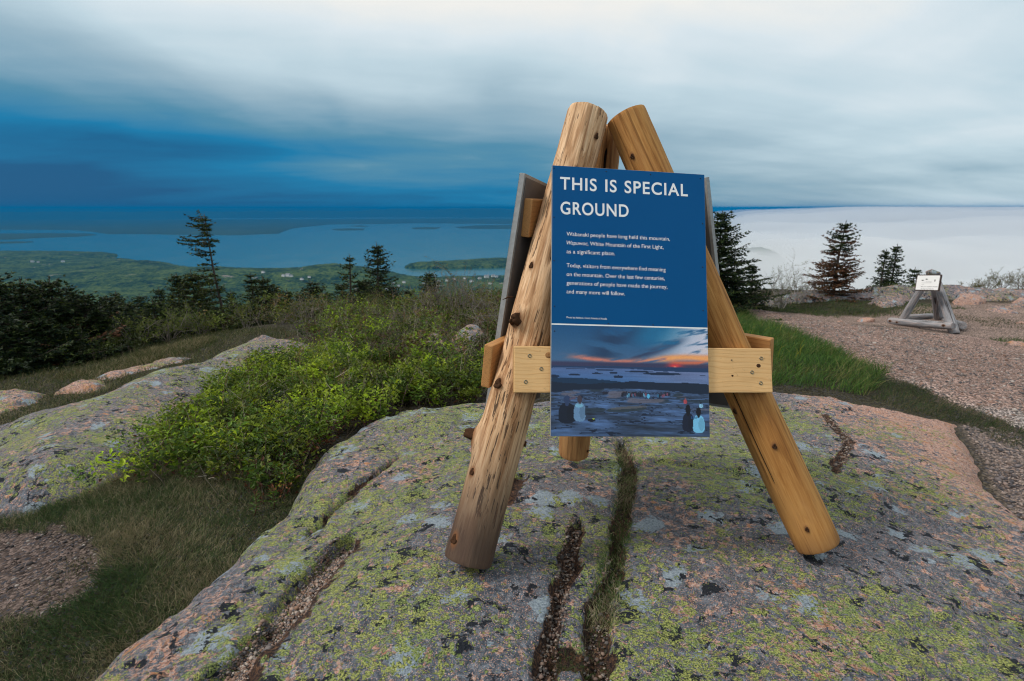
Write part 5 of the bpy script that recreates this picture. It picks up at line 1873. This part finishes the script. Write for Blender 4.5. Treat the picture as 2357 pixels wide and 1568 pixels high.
def twiggy(name, label, base, H, W, n_st, R, leafcol, nleaf, twig=(.20, .165, .15), group=None, lsize=.026):
    """an upright bare shrub: forking stems from one root, few small leaves"""
    o = thing(name, label, 'shrub', loc=tuple(base), group=group)
    wood = Bag()
    tips = []

    def grow(p, d, L, r, lev):
        m = 4
        pts = [p]
        for k in range(m - 1):
            d = unit(d + R.normal(size=3) * .16 + np.array([0, 0, .05]))
            pts.append(pts[-1] + d * L / (m - 1))
        V, F, F3 = tube(pts, np.linspace(r, r * .55, m), 4, False)
        wood.add(V, F, None, np.array(twig) * (.6 + .7 * R.random()))
        tips.extend(pts[1:])
        if lev > 0:
            for k in range(int(R.integers(2, 5))):
                i = R.integers(1, m)
                grow(pts[i], unit(d + R.normal(size=3) * .55), L * (.45 + .3 * R.random()), r * .55, lev - 1)
    for k in range(n_st):
        a = k * 2.4 + R.random()
        d = unit(np.array([math.cos(a) * W / H * .8, math.sin(a) * W / H * .8, 1]))
        grow(np.array(base) + np.array([math.cos(a), math.sin(a), 0]) * .03, d, H * (.42 + .2 * R.random()), .006 * H + .0035, 3)
    I = Matrix.Identity(4)
    link('stems', wood.mesh('stems'), M['twig'], o, M=I)
    if nleaf:
        T_ = np.array(tips)
        ix = R.integers(len(T_), size=nleaf)
        az = R.random(nleaf) * 6.283
        ax = nrm_(np.c_[np.cos(az), np.sin(az), .4 + R.random(nleaf)])
        col = np.array(leafcol)[R.integers(len(leafcol), size=nleaf)] * (.7 + .6 * R.random((nleaf, 1)))
        V, F, C = leaves(T_[ix] + R.normal(size=(nleaf, 3)) * .012, ax, nrm_(R.normal(size=(nleaf, 3)) + [0, 0, 1]), lsize * (.6 + .8 * R.random(nleaf)), lsize * .45 * (.7 + .6 * R.random(nleaf)), col)
        link('foliage', np_mesh('foliage', V, F, False, C), M['leaf'], o, M=I)


def base_at(px, py, Y):
    p = at_y(px, py, Y)
    p[2] = float(top_z(np.array([p[0]]), np.array([p[1]]))[0]) - .02
    return p


OC = [(.13, .12, .02), (.15, .11, .025), (.10, .11, .02)]
GS = 'bare twiggy shrubs on the summit'
for k, (px_, Y_, H_, W_, nst, nl, lab) in enumerate([
        (1050, 9.4, .95, .55, 9, 700, 'tallest bare grey shrub behind the boulder left of the tripod'),
        (1000, 9.8, .80, .50, 8, 500, 'bare shrub on the left side of the tallest bare one'),
        (1105, 9.2, .85, .45, 8, 650, 'olive leaved twiggy shrub between the bare shrub and the tripod'),
        (1140, 8.0, .80, .42, 7, 600, 'twiggy shrub nearly touching the edge of the grey sign panel'),
        (905, 8.6, .50, .45, 7, 160, 'low grey leafless shrub in the middle of the shrub field'),
        (960, 8.2, .52, .45, 7, 200, 'low bare shrub just left of the pale boulder'),
        (1800, 13.2, 1.05, .75, 10, 900, 'pale bare shrub between the large spruce and the rusty one'),
        (1835, 13.6, .85, .5, 7, 600, 'bare shrub leaning against the rusty spruce'),
        (1770, 13.0, .7, .5, 7, 400, 'lower bare shrub next to the large spruce'),
        (2225, 15.2, .42, .5, 9, 900, 'olive thicket shrub at the start of the skyline thicket'),
        (2262, 15.0, .52, .55, 11, 1200, 'olive thicket shrub in the middle of the skyline thicket'),
        (2300, 15.1, .55, .55, 11, 1200, 'taller olive thicket shrub toward the picture edge'),
        (2342, 15.0, .52, .55, 11, 1200, 'olive thicket shrub cut by the right picture edge'),
        (830, 9.0, .48, .4, 6, 260, 'low olive shrub below the thin topped spruce'),
        (700, 9.6, .60, .5, 7, 500, 'yellowish twiggy shrub behind the pink hump'),
        (765, 9.8, .55, .5, 7, 420, 'yellowish twiggy shrub right of the pink hump'),
        (640, 10.4, .62, .5, 7, 500, 'yellow green shrub above the top of the pink hump'),
        (300, 9.4, .70, .55, 8, 1300, 'yellow green leafy shrub in front of the low dark spruce'),
        (375, 9.8, .66, .55, 8, 1300, 'yellow green leafy shrub below the layered spruce'),
        (455, 10.2, .62, .55, 8, 1200, 'yellow green leafy shrub below the broad spruce'),
        (560, 10.8, .66, .55, 8, 1200, 'yellow green leafy shrub left of the close pair'),
        (205, 8.7, .62, .55, 8, 1300, 'yellow green leafy shrub at the foot of the left thicket')]):
    b = base_at(px_, 700, Y_)
    twiggy('bare_shrub', lab, b, H_, W_, nst, np.random.default_rng(500 + k), [(.12, .155, .018), (.09, .13, .016), (.15, .17, .022)] if k > 16 else OC if k != 6 else [(.16, .17, .05), (.12, .13, .05)], nl, group=GS,
           twig=(.20, .17, .155) if k not in (6, 7, 8) else (.26, .24, .23))

def dead_twigs(name, label, poly, dens, h, R, seed):
    n = int(area(poly) * dens)
    q = scatter(poly, n, R, .2, seed)
    q = q[on_soil(q[:, 0], q[:, 1])]
    n = len(q)
    P0 = np.c_[q, gz(q[:, 0], q[:, 1])]
    d = nrm_(np.c_[R.normal(size=(n, 2)) * .28, np.ones(n)])
    hh = h * (.55 + .8 * R.random(n))
    P2 = P0 + d * hh[:, None]
    P1 = (P0 + P2) / 2 + R.normal(size=(n, 3)) * .022
    c = np.array([(.34, .28, .22), (.22, .17, .14), (.15, .10, .085), (.40, .34, .27), (.20, .09, .06)])[R.integers(5, size=n)]
    b = Bag()
    V, F4, F3, C = strips(P0, P1, P2, np.full(n, .0026), c)
    b.add(V, F4, F3, C)
    for k in range(3):
        t = .45 + .5 * R.random((n, 1))
        S = P0 + (P2 - P0) * t
        E = S + nrm_(d + R.normal(size=(n, 3)) * .6) * (hh * .3)[:, None]
        V, F4, F3, C = strips(S, (S + E) / 2 + R.normal(size=(n, 3)) * .006, E, np.full(n, .0016), c)
        b.add(V, F4, F3, C)
    link(name, b.mesh(name, False), M['twig'], kind='stuff', label=label)


dead_twigs('dead_twigs', 'pale dead twigs standing among the bright green shrubs', near_poly, 55, .36, R1, 450)
dead_twigs('dead_twigs', 'grey dead twigs standing in the olive shrubs further back', mid_poly, 28, .46, R1, 455)
red_poly = wz([(640, 1150, -.3), (700, 1100, -.3), (745, 1050, -.3), (770, 1030, -.3), (770, 990, -.3), (700, 1050, -.3), (620, 1110, -.32)])
low_shrubs('reddish_shoots', 'rust red shoots along the edge of the ledge', red_poly, 220, .12, R1, [(.13, .045, .02), (.10, .03, .018), (.16, .07, .025)], (.026, .010), 22, .08, seed=460)
low_shrubs('reddish_shoots', 'rust red shoots at the left front of the green shrubs', wz([(225, 1100, -.4), (300, 1020, -.4), (360, 1030, -.38), (330, 1090, -.38), (260, 1115, -.4)]), 130, .13, R1, [(.12, .05, .02), (.10, .035, .018), (.10, .09, .02)], (.026, .010), 22, .08, seed=465)

_p = [at_y(28, 868, 8.0), at_y(14, 850, 8.05), at_y(6, 838, 8.0), at_y(-8, 832, 8.0)]
Vt, Ft, F3t = tube(_p, [.018, .016, .012, .006], 7)
_b = Bag()
_b.add(Vt, Ft, F3t, (.42, .40, .40))
link('dead_branch', _b.mesh('dead_branch'), M['twig'], label='pale bare dead branch sticking out of the thicket at the left edge', cat='branch')

# broad leaved herbs at the front of the shrubs, each a plant of its own
def herb(px, py, H, R, label):
    p = at_z(px, py, -.34)
    p[2] = float(gz(np.array([p[0]]), np.array([p[1]]))[0])
    o = thing('herb', label, 'plant', loc=tuple(p), group='leafy herbs at the front of the shrubs')
    d = unit(np.array([R.normal() * .18, R.normal() * .18, 1]))
    pts = [p + d * H * t + np.array([.01 * math.sin(4 * t), 0, 0]) for t in (0, .35, .7, 1)]
    V, F, F3 = tube(pts, [.0032, .003, .0024, .0016], 5)
    b = Bag()
    b.add(V, F, F3, (.09, .05, .03))
    link('stem', b.mesh('stem'), M['twig'], o)
    n = 26
    t = np.linspace(.15, 1.0, n)
    az = np.arange(n) * 2.4 + R.random() * 6
    S = p + d * (H * t)[:, None]
    up = .15 + 1.2 * t ** 2
    ax = nrm_(np.c_[np.cos(az), np.sin(az), up])
    ln = np.interp(t, [.15, .6, 1], [.055, .075, .045]) * (H / .22)
    col = np.array([.075, .135, .020]) * (.7 + .6 * R.random((n, 1)))
    col[-5:] = np.array([.13, .075, .03]) * (.8 + .4 * R.random((5, 1)))
    V, F, C = leaves(S, ax, np.tile([0, 0, 1.0], (n, 1)), ln, ln * .28, col)
    link('foliage', np_mesh('foliage', V, F, False, C), M['leaf'], o)


for k, (px_, py_, H_, lab) in enumerate([
        (600, 1130, .20, 'leafy herb with reddish tip, tallest in the grass before the shrubs'),
        (560, 1085, .19, 'leafy herb rising left of the reddish tipped one'),
        (655, 1085, .19, 'leafy herb near the lichen ledge edge'),
        (520, 1050, .18, 'leafy herb deep among the bright green shrubs'),
        (610, 1035, .18, 'narrow leafed herb above the reddish tipped one'),
        (690, 1060, .16, 'leafy herb pressed against the ledge side'),
        (585, 1185, .13, 'short herb standing alone lower in the grass'),
        (455, 1040, .16, 'leafy herb at the left front corner of the shrubs'),
        (630, 1175, .12, 'short yellow green herb by the ledge in the grass')]):
    herb(px_, py_, H_, np.random.default_rng(600 + k), lab)


# ------------------------------------------------------------------ grass
def grass(name, label, poly, dens, h, R, cols, soft=.15, seed=0, excl=True, w=.0016, lay=.45, zf=None, clump=.0, wind=(.25, -.1), cut=None):
    n = int(area(poly) * dens)
    q = scatter(poly, n, R, soft, seed)
    if excl:
        q = q[on_soil(q[:, 0], q[:, 1])]
    if clump:
        c = fbm(q[:, 0], q[:, 1], 3.2, 3, seed + 2)
        q = q[c + R.random(len(q)) * .8 > clump - .4]
    if cut is not None:
        q = q[cut(q[:, 0], q[:, 1])]
    n = len(q)
    z = (zf or gz)(q[:, 0], q[:, 1])
    hh = h * (.4 + .9 * R.random(n)) * (1 + .6 * fbm(q[:, 0], q[:, 1], 2.2, 3, seed + 4))
    P0 = np.c_[q, z - .006]
    g = .5 * np.c_[fbm(q[:, 0], q[:, 1], 3, 2, seed + 6), fbm(q[:, 0], q[:, 1], 3, 2, seed + 8)]
    dirv = nrm_(np.c_[R.normal(size=(n, 2)) * lay + g + wind, np.ones(n)])
    P1 = P0 + dirv * (hh * .55)[:, None]
    bend = np.c_[dirv[:, :2] * .9 + R.normal(size=(n, 2)) * .25, np.full(n, .45)]
    P2 = P1 + nrm_(bend) * (hh * .5)[:, None]
    cols = np.array(cols)
    kk = fbm(q[:, 0], q[:, 1], 2.6, 3, seed + 10)
    idx = np.clip(((R.random(n) * .75 + .5 * kk + .12) * len(cols)).astype(int), 0, len(cols) - 1)
    col = cols[idx] * (.65 + .7 * R.random((n, 1)))
    V, F4, F3, C = strips(P0, P1, P2, w * (.7 + .6 * R.random(n)), col)
    b = Bag()
    b.add(V, F4, F3, C)
    return link(name, b.mesh(name, False), M['grass'], kind='stuff', label=label)


R2 = np.random.default_rng(31)
GRN = [(.045, .085, .030), (.065, .115, .032), (.040, .075, .030), (.10, .12, .045), (.24, .21, .12), (.34, .29, .18), (.26, .22, .13)]
GRNR = [(.045, .105, .022), (.070, .150, .024), (.032, .075, .020), (.085, .135, .026), (.055, .12, .022), (.17, .17, .06)]
DRY = [(.16, .135, .07), (.22, .18, .10), (.10, .10, .035), (.05, .075, .02), (.28, .23, .14)]
val_poly = wz([(-160, 1640, -.42), (-160, 1160, -.44), (60, 1165, -.44), (200, 1120, -.42), (300, 1075, -.40), (480, 1060, -.36), (700, 1060, -.32), (760, 1050, -.3), (700, 1180, -.3), (560, 1290, -.3), (420, 1420, -.32), (200, 1640, -.36)])
bare_out = lambda x, y: poly_sd(x, y, BARE) + .10 * fbm(x, y, 4, 3, 61) < .02 + .10 * (fbm(x, y, 5, 2, 99) > .35)
grass('valley_grass', 'short green and straw coloured grass in the hollow left of the ledge', val_poly, 26000, .062, R2, GRN, .05, 700, cut=bare_out, w=.0012, clump=-.1)
grass('bank_grass', 'lush green grass bank along the near edge of the gravel path',
      wz([(1640, 700, -.85), (1700, 712, -.86), (1745, 742, -.76), (1850, 790, -.62), (1960, 842, -.5), (2040, 875, -.47), (1990, 915, -.4), (1900, 900, -.36), (1780, 890, -.34), (1560, 890, -.36), (1560, 760, -.6)]), 2700, .15, R2, GRNR, .1, 720, w=.0029, lay=.38)
grass('bank_herbs', 'yellow green leafy stems dotted through the grass bank', wz([(1690, 715, -.8), (1745, 750, -.74), (1850, 800, -.6), (1850, 880, -.4), (1700, 880, -.45)]), 45, .20, R2, [(.16, .19, .02), (.12, .16, .02), (.20, .20, .03)], .1, 730, w=.006)
grass('verge_grass', 'thin tufted grass between the ledge and the gravel path',
      wz([(1990, 925, -.4), (2040, 872, -.47), (2160, 915, -.46), (2250, 948, -.46), (2420, 1008, -.46), (2480, 1060, -.46), (2400, 1080, -.44), (2300, 1015, -.44), (2220, 975, -.42), (2100, 948, -.4)]), 5200, .055, R2,
      [(.035, .060, .020), (.045, .075, .02), (.03, .05, .02), (.12, .10, .05)], .08, 740, w=.0014, clump=.12)
grass('strip_grass', 'dark grass strip beyond the path before the far ledges',
      wz([(1690, 700, -.9), (1790, 692, -.88), (1950, 694, -.85), (2100, 703, -.85), (2220, 715, -.84), (2130, 728, -.86), (1950, 728, -.92), (1780, 722, -.93), (1700, 715, -.92)]), 1700, .075, R2, [(.040, .070, .024), (.055, .09, .026), (.10, .10, .04)], .2, 760, w=.0034)
grass('strip_grass', 'dark grass line crossing the gravel right of the grey tripod',
      wz([(2180, 722, -.84), (2300, 735, -.82), (2450, 745, -.8), (2450, 760, -.79), (2280, 752, -.81), (2190, 735, -.83)]), 800, .055, R2, [(.030, .050, .018), (.04, .06, .02), (.09, .08, .04)], .15, 765, w=.0034)
grass('strip_grass', 'dark grass clump near the pinkish stone at the picture edge',
      wz([(2240, 782, -.74), (2310, 772, -.76), (2450, 780, -.76), (2450, 815, -.70), (2330, 812, -.70)]), 1200, .07, R2, GRN[:4], .1, 770, w=.003)
grass('dry_grass', 'straw coloured grass between the slab and the dark thicket',
      wz([(120, 870, -.75), (250, 838, -.78), (370, 800, -.85), (470, 780, -.85), (500, 790, -.75), (440, 815, -.72), (330, 840, -.70), (200, 875, -.68)]), 2600, .11, R2, DRY, .12, 780, w=.003)
grass('dry_grass', 'dark green grass pocket between the slab and the reddish boulders',
      wz([(-100, 965, -.6), (40, 940, -.62), (120, 905, -.64), (230, 905, -.62), (255, 880, -.62), (290, 872, -.6), (180, 935, -.58), (0, 975, -.56)]), 3000, .06, R2, GRN, .05, 785, w=.002)
grass('soil_tufts', 'dry tufts growing in the bare gravelly soil', wz([(20, 1330, -.42), (150, 1290, -.42), (220, 1330, -.41), (150, 1390, -.41), (40, 1400, -.42)]), 5200, .05, R2, DRY, .25, 790, w=.0012, clump=.45)


grass('summit_grass', 'thin mixed grass over the ground between the slab and the spruces',
      wz([(-260, 1010, -.62), (-260, 880, -1.0), (0, 868, -1.05), (200, 835, -1.05), (480, 775, -1.0), (640, 765, -.75), (700, 772, -.62), (520, 812, -.6), (420, 850, -.6), (250, 905, -.6), (60, 965, -.58)]), 1500, .075, R2,
      [(.05, .075, .022), (.07, .095, .028), (.10, .10, .04), (.20, .17, .09), (.04, .06, .02)], .1, 795, w=.0030)
grass('summit_grass', 'thin grass under the shrubs behind the tripod', mid_poly, 700, .10, R2, [(.06, .085, .025), (.16, .13, .075), (.22, .18, .11), (.05, .07, .02)], .1, 797, w=.0028)


def crack_poly(name, half, a=0.0, b=1.0):
    P = CRACKW[name]
    L = np.r_[0, np.cumsum(np.hypot(*np.diff(P, axis=0).T))]
    t = np.linspace(a, b, 18) * L[-1]
    C = np.stack([np.interp(t, L, P[:, 0]), np.interp(t, L, P[:, 1])], 1)
    T_ = np.gradient(C, axis=0)
    N_ = np.stack([-T_[:, 1], T_[:, 0]], 1) / np.hypot(*T_.T)[:, None]
    return np.concatenate([C + N_ * half, (C - N_ * half)[::-1]])


rock_z = lambda x, y: main_rock(x, y)
grass('crack_grass', 'green and straw grass growing in the crack behind the sign', crack_poly('centre', .052, 0, .88), 30000, .042, R2, [(.07, .13, .034), (.08, .15, .036), (.06, .11, .032), (.09, .14, .036), (.34, .29, .18), (.40, .34, .22)], .012, 800, False, .0010, .55, rock_z, .1, (0, 0))
grass('crack_grass', 'dark weeds growing in the front end of the crack', np.concatenate([crack_poly('join', .05)]), 22000, .030, R2, [(.03, .06, .016), (.05, .07, .02), (.10, .08, .05)], .012, 810, False, .0012, .6, rock_z, .2, (0, 0))
grass('crack_grass', 'sparse weeds along the lower part of the crack', crack_poly('centre', .045, .70, 1), 16000, .028, R2, [(.03, .06, .016), (.05, .07, .02), (.16, .13, .08)], .012, 815, False, .0011, .6, rock_z, .3, (0, 0))
grass('crack_moss', 'dark dry moss along the upper lip of the gravel filled crack', crack_poly('left', .07, 0, .45), 9000, .016, R2, [(.06, .035, .025), (.035, .025, .02), (.09, .06, .03)], .03, 820, False, .0011, .8, rock_z, .5, (0, 0))


# ------------------------------------------------------------------ gravel
def pebbles(name, label, poly, dens, size, R, cols, zf, soft=.03, seed=0, cut=None, flat=.65, excl=False):
    n = int(area(poly) * dens)
    q = scatter(poly, n, R, soft, seed)
    if cut is not None:
        q = q[cut(q[:, 0], q[:, 1])]
    if excl:
        q = q[on_soil(q[:, 0], q[:, 1])]
    n = len(q)
    # a rounded stone of 10 corners
    a = np.arange(4) * math.pi / 2
    base = np.concatenate([[[0, 0, 1]], np.stack([.85 * np.cos(a), .85 * np.sin(a), np.full(4, .45)], 1), np.stack([np.cos(a + .78), np.sin(a + .78), np.full(4, -.25)], 1), [[0, 0, -.9]]])
    F = []
    for k in range(4):
        k2 = (k + 1) % 4
        F += [[0, 1 + k, 1 + k2], [1 + k, 5 + k, 1 + k2], [1 + k2, 5 + k, 5 + k2], [5 + k, 9, 5 + k2]]
    F = np.array(F)
    s = size * (.45 + R.gamma(2.2, .28, n))
    yaw = R.random(n) * 6.283
    B = base[None] * (1 + .35 * (R.random((n, 10, 1)) - .5)) * np.stack([s, s * (.6 + .5 * R.random(n)), s * flat * (.6 + .6 * R.random(n))], 1)[:, None, :]
    x = B[..., 0] * np.cos(yaw)[:, None] - B[..., 1] * np.sin(yaw)[:, None]
    y = B[..., 0] * np.sin(yaw)[:, None] + B[..., 1] * np.cos(yaw)[:, None]
    z = zf(q[:, 0], q[:, 1])
    V = np.stack([x + q[:, :1], y + q[:, 1:], B[..., 2] + (z + s * .22)[:, None]], -1).reshape(-1, 3)
    cols = np.array(cols)
    c = cols[R.integers(len(cols), size=n)] * (.6 + .8 * R.random((n, 1)))
    FF = (F[None] + (np.arange(n) * 10)[:, None, None]).reshape(-1, 3)
    return link(name, np_mesh(name, V, FF, True, np.repeat(c, 10, 0)), M['stone'], kind='stuff', label=label)


R3 = np.random.default_rng(41)
GRV = [(.30, .19, .14), (.36, .25, .19), (.20, .17, .16), (.13, .12, .12), (.42, .36, .31), (.25, .15, .10), (.33, .28, .25)]
DKG = [(.16, .11, .09), (.20, .14, .11), (.10, .09, .085), (.07, .062, .06), (.25, .21, .18), (.13, .08, .055)]
pebbles('crack_gravel', 'pink and grey grit filling the slanting crack at the left of the ledge', crack_poly('left', .060, .03, 1), 30000, .0042, R3, [(.23, .15, .115), (.27, .19, .15), (.15, .13, .125), (.10, .09, .09), (.33, .28, .24), (.18, .11, .075)], lambda x, y: main_rock(x, y) + .004, .012, 900)
pebbles('crack_gravel', 'grit lying in the straight crack in front of the sign', crack_poly('gravel', .030, .0, 1), 16000, .0042, R3, DKG, lambda x, y: main_rock(x, y) + .003, .01, 910)
pebbles('crack_gravel', 'loose stones at the foot of the grassy crack', crack_poly('centre', .033, .7, 1), 6000, .005, R3, DKG, lambda x, y: main_rock(x, y) + .003, .01, 920)
pebbles('crack_gravel', 'grit in the broken hollow near the back right edge of the ledge', crack_poly('right', .03, .1, .9), 9000, .0045, R3, DKG, lambda x, y: main_rock(x, y) + .003, .02, 925)
pebbles('soil_gravel', 'stones lying on the bare soil at the lower left', BARE, 1100, .0065, R3, [(.10, .073, .063), (.07, .058, .054), (.15, .115, .10), (.05, .044, .044), (.24, .21, .19)], gz, .05, 930, excl=True)
pathz = lambda x, y: path_z(x, y, poly_sd(x, y, PATH) + .10 * fbm(x, y, 2.0, 3, 60))
pebbles('path_gravel', 'loose gravel on the near part of the path', [p for p in PATH if True], 600, .0095, R3, [(.22, .14, .11), (.27, .18, .145), (.18, .15, .135), (.10, .095, .10), (.31, .27, .245)], pathz, .05, 940, cut=lambda x, y: (poly_sd(x, y, PATH) > .03) & (x < 7.2))
pebbles('verge_gravel', 'dark grit beside the ledge at the right edge', SCUFF, 2600, .008, R3, [(.20, .15, .13), (.14, .12, .12), (.28, .22, .19), (.08, .075, .08)], gz, .04, 950, excl=True)

grass('soil_moss', 'dark mossy clumps at the edge of the bare soil', BARE, 5000, .022, R2, [(.022, .026, .014), (.03, .035, .016), (.05, .04, .025)], .1, 955, True, .0016, .9, None, .62, (0, 0))

# loose stones one can tell apart
for k, (px_, py_, Y_, sx, lab) in enumerate([
        (1994, 738, 11.3, .15, 'wedge shaped orange stone lying by the path near the grey tripod'), (1933, 737, 11.4, .055, 'small round pink stone by the far edge of the path'),
        (2352, 742, 10.8, .09, 'small grey stone by the right edge beyond the path')]):
    b = base_at(px_, py_, Y_)
    b[2] += .02
    u_, v_ = np.meshgrid(np.linspace(0, math.pi, 12), np.arange(18) * 2 * math.pi / 18, indexing='ij')
    X_ = np.sin(u_) * np.cos(v_)
    Y2 = np.sin(u_) * np.sin(v_)
    Z_ = np.cos(u_)
    rr_ = 1 + .35 * fbm(X_ * 1.2 + k, Y2 * 1.2 + Z_, 1.4, 3, 960 + k)
    X_, Y2, Z_ = [np.sign(q) * np.abs(q) ** .75 * rr_ for q in (X_, Y2, Z_)]
    V = np.stack([X_.ravel() * sx, Y2.ravel() * sx * .7, (Z_.ravel() * .55 + (.22 * X_.ravel() if k == 0 else 0)) * sx * .8], 1) + b
    link('stone', np_mesh('stone', V, grid_faces(12, 18, True), True, None, dict(wear=np.full(len(V), .9), damp=np.zeros(len(V)))), M['granite_pink'], label=lab, cat='stone')

# ------------------------------------------------------------------ houses of the town far below
def house_mesh(w, d, h, rh):
    V = np.array([[-w, -d, 0], [w, -d, 0], [w, d, 0], [-w, d, 0], [-w, -d, h], [w, -d, h], [w, d, h], [-w, d, h]], float) / [2, 2, 1]
    wall = np_mesh('wall', V, np.array([[0, 1, 5, 4], [1, 2, 6, 5], [2, 3, 7, 6], [3, 0, 4, 7], [4, 5, 6, 7]]), False)
    e = .6
    V = np.array([[-w - e, -d - e, h], [w + e, -d - e, h], [w + e, d + e, h], [-w - e, d + e, h], [-w - e, 0, h * 2 + rh * 2], [w + e, 0, h * 2 + rh * 2]], float) / [2, 2, 1]
    V[4:, 2] = h + rh
    roof = np_mesh('roof', V, [np.array([[0, 1, 5, 4], [2, 3, 4, 5]]), np.array([[3, 0, 4], [1, 2, 5]])], False)
    return wall, roof


M['house_white'] = plain('pale_house_paint', (.72, .72, .70), .7)
M['house_roof'] = plain('grey_roof', (.22, .22, .24), .8)
hw, hr = house_mesh(16, 11, 7, 4)
hw.materials.append(M['house_white'])
hr.materials.append(M['house_roof'])
from mathutils.bvhtree import BVHTree
low = bpy.data.objects['lowland'].data
bv = BVHTree.FromPolygons([v.co[:] for v in low.vertices], [p.vertices[:] for p in low.polygons])
RH = random.Random(4)
spots = [(663, 637, 1.9), (653, 637, 1.4), (670, 638, 1.4), (606, 629, 1.3), (695, 645, 1.3), (712, 640, 1.1), (640, 665, 1.0), (905, 655, 1.1), (918, 660, 1.0), (930, 652, 1.2), (1010, 650, 1.2), (1030, 648, 1.5), (1046, 645, 1.3),
         (1070, 643, 1.2), (1085, 650, 1.4), (1104, 643, 1.4), (1120, 640, 2.0), (1135, 638, 1.6), (1143, 639, 1.3), (1128, 655, 1.2), (820, 668, 1.1), (860, 672, 1.0), (75, 604, 1.6), (145, 604, 1.6), (88, 605, 1.2), (1000, 660, 1.1), (975, 655, 1.0), (890, 668, 1.0)]
for px_, py_, s_ in spots:
    r = Vector(ray(px_, py_)).normalized()
    hit = bv.ray_cast(Vector(C0), r)
    if hit[0] is None:
        continue
    q = hit[0]
    o = thing('house', 'pale house among the trees of the town below', 'house', group='houses of the town below')
    Mx = Matrix.Translation(q + Vector((0, 0, 1.0))) @ Matrix.Rotation(RH.uniform(-.5, .5), 4, 'Z') @ Matrix.Scale(s_ * .85, 4)
    setw(o, Mx)
    link('wall', hw, None, o, M=Mx)
    link('roof', hr, None, o, M=Mx)
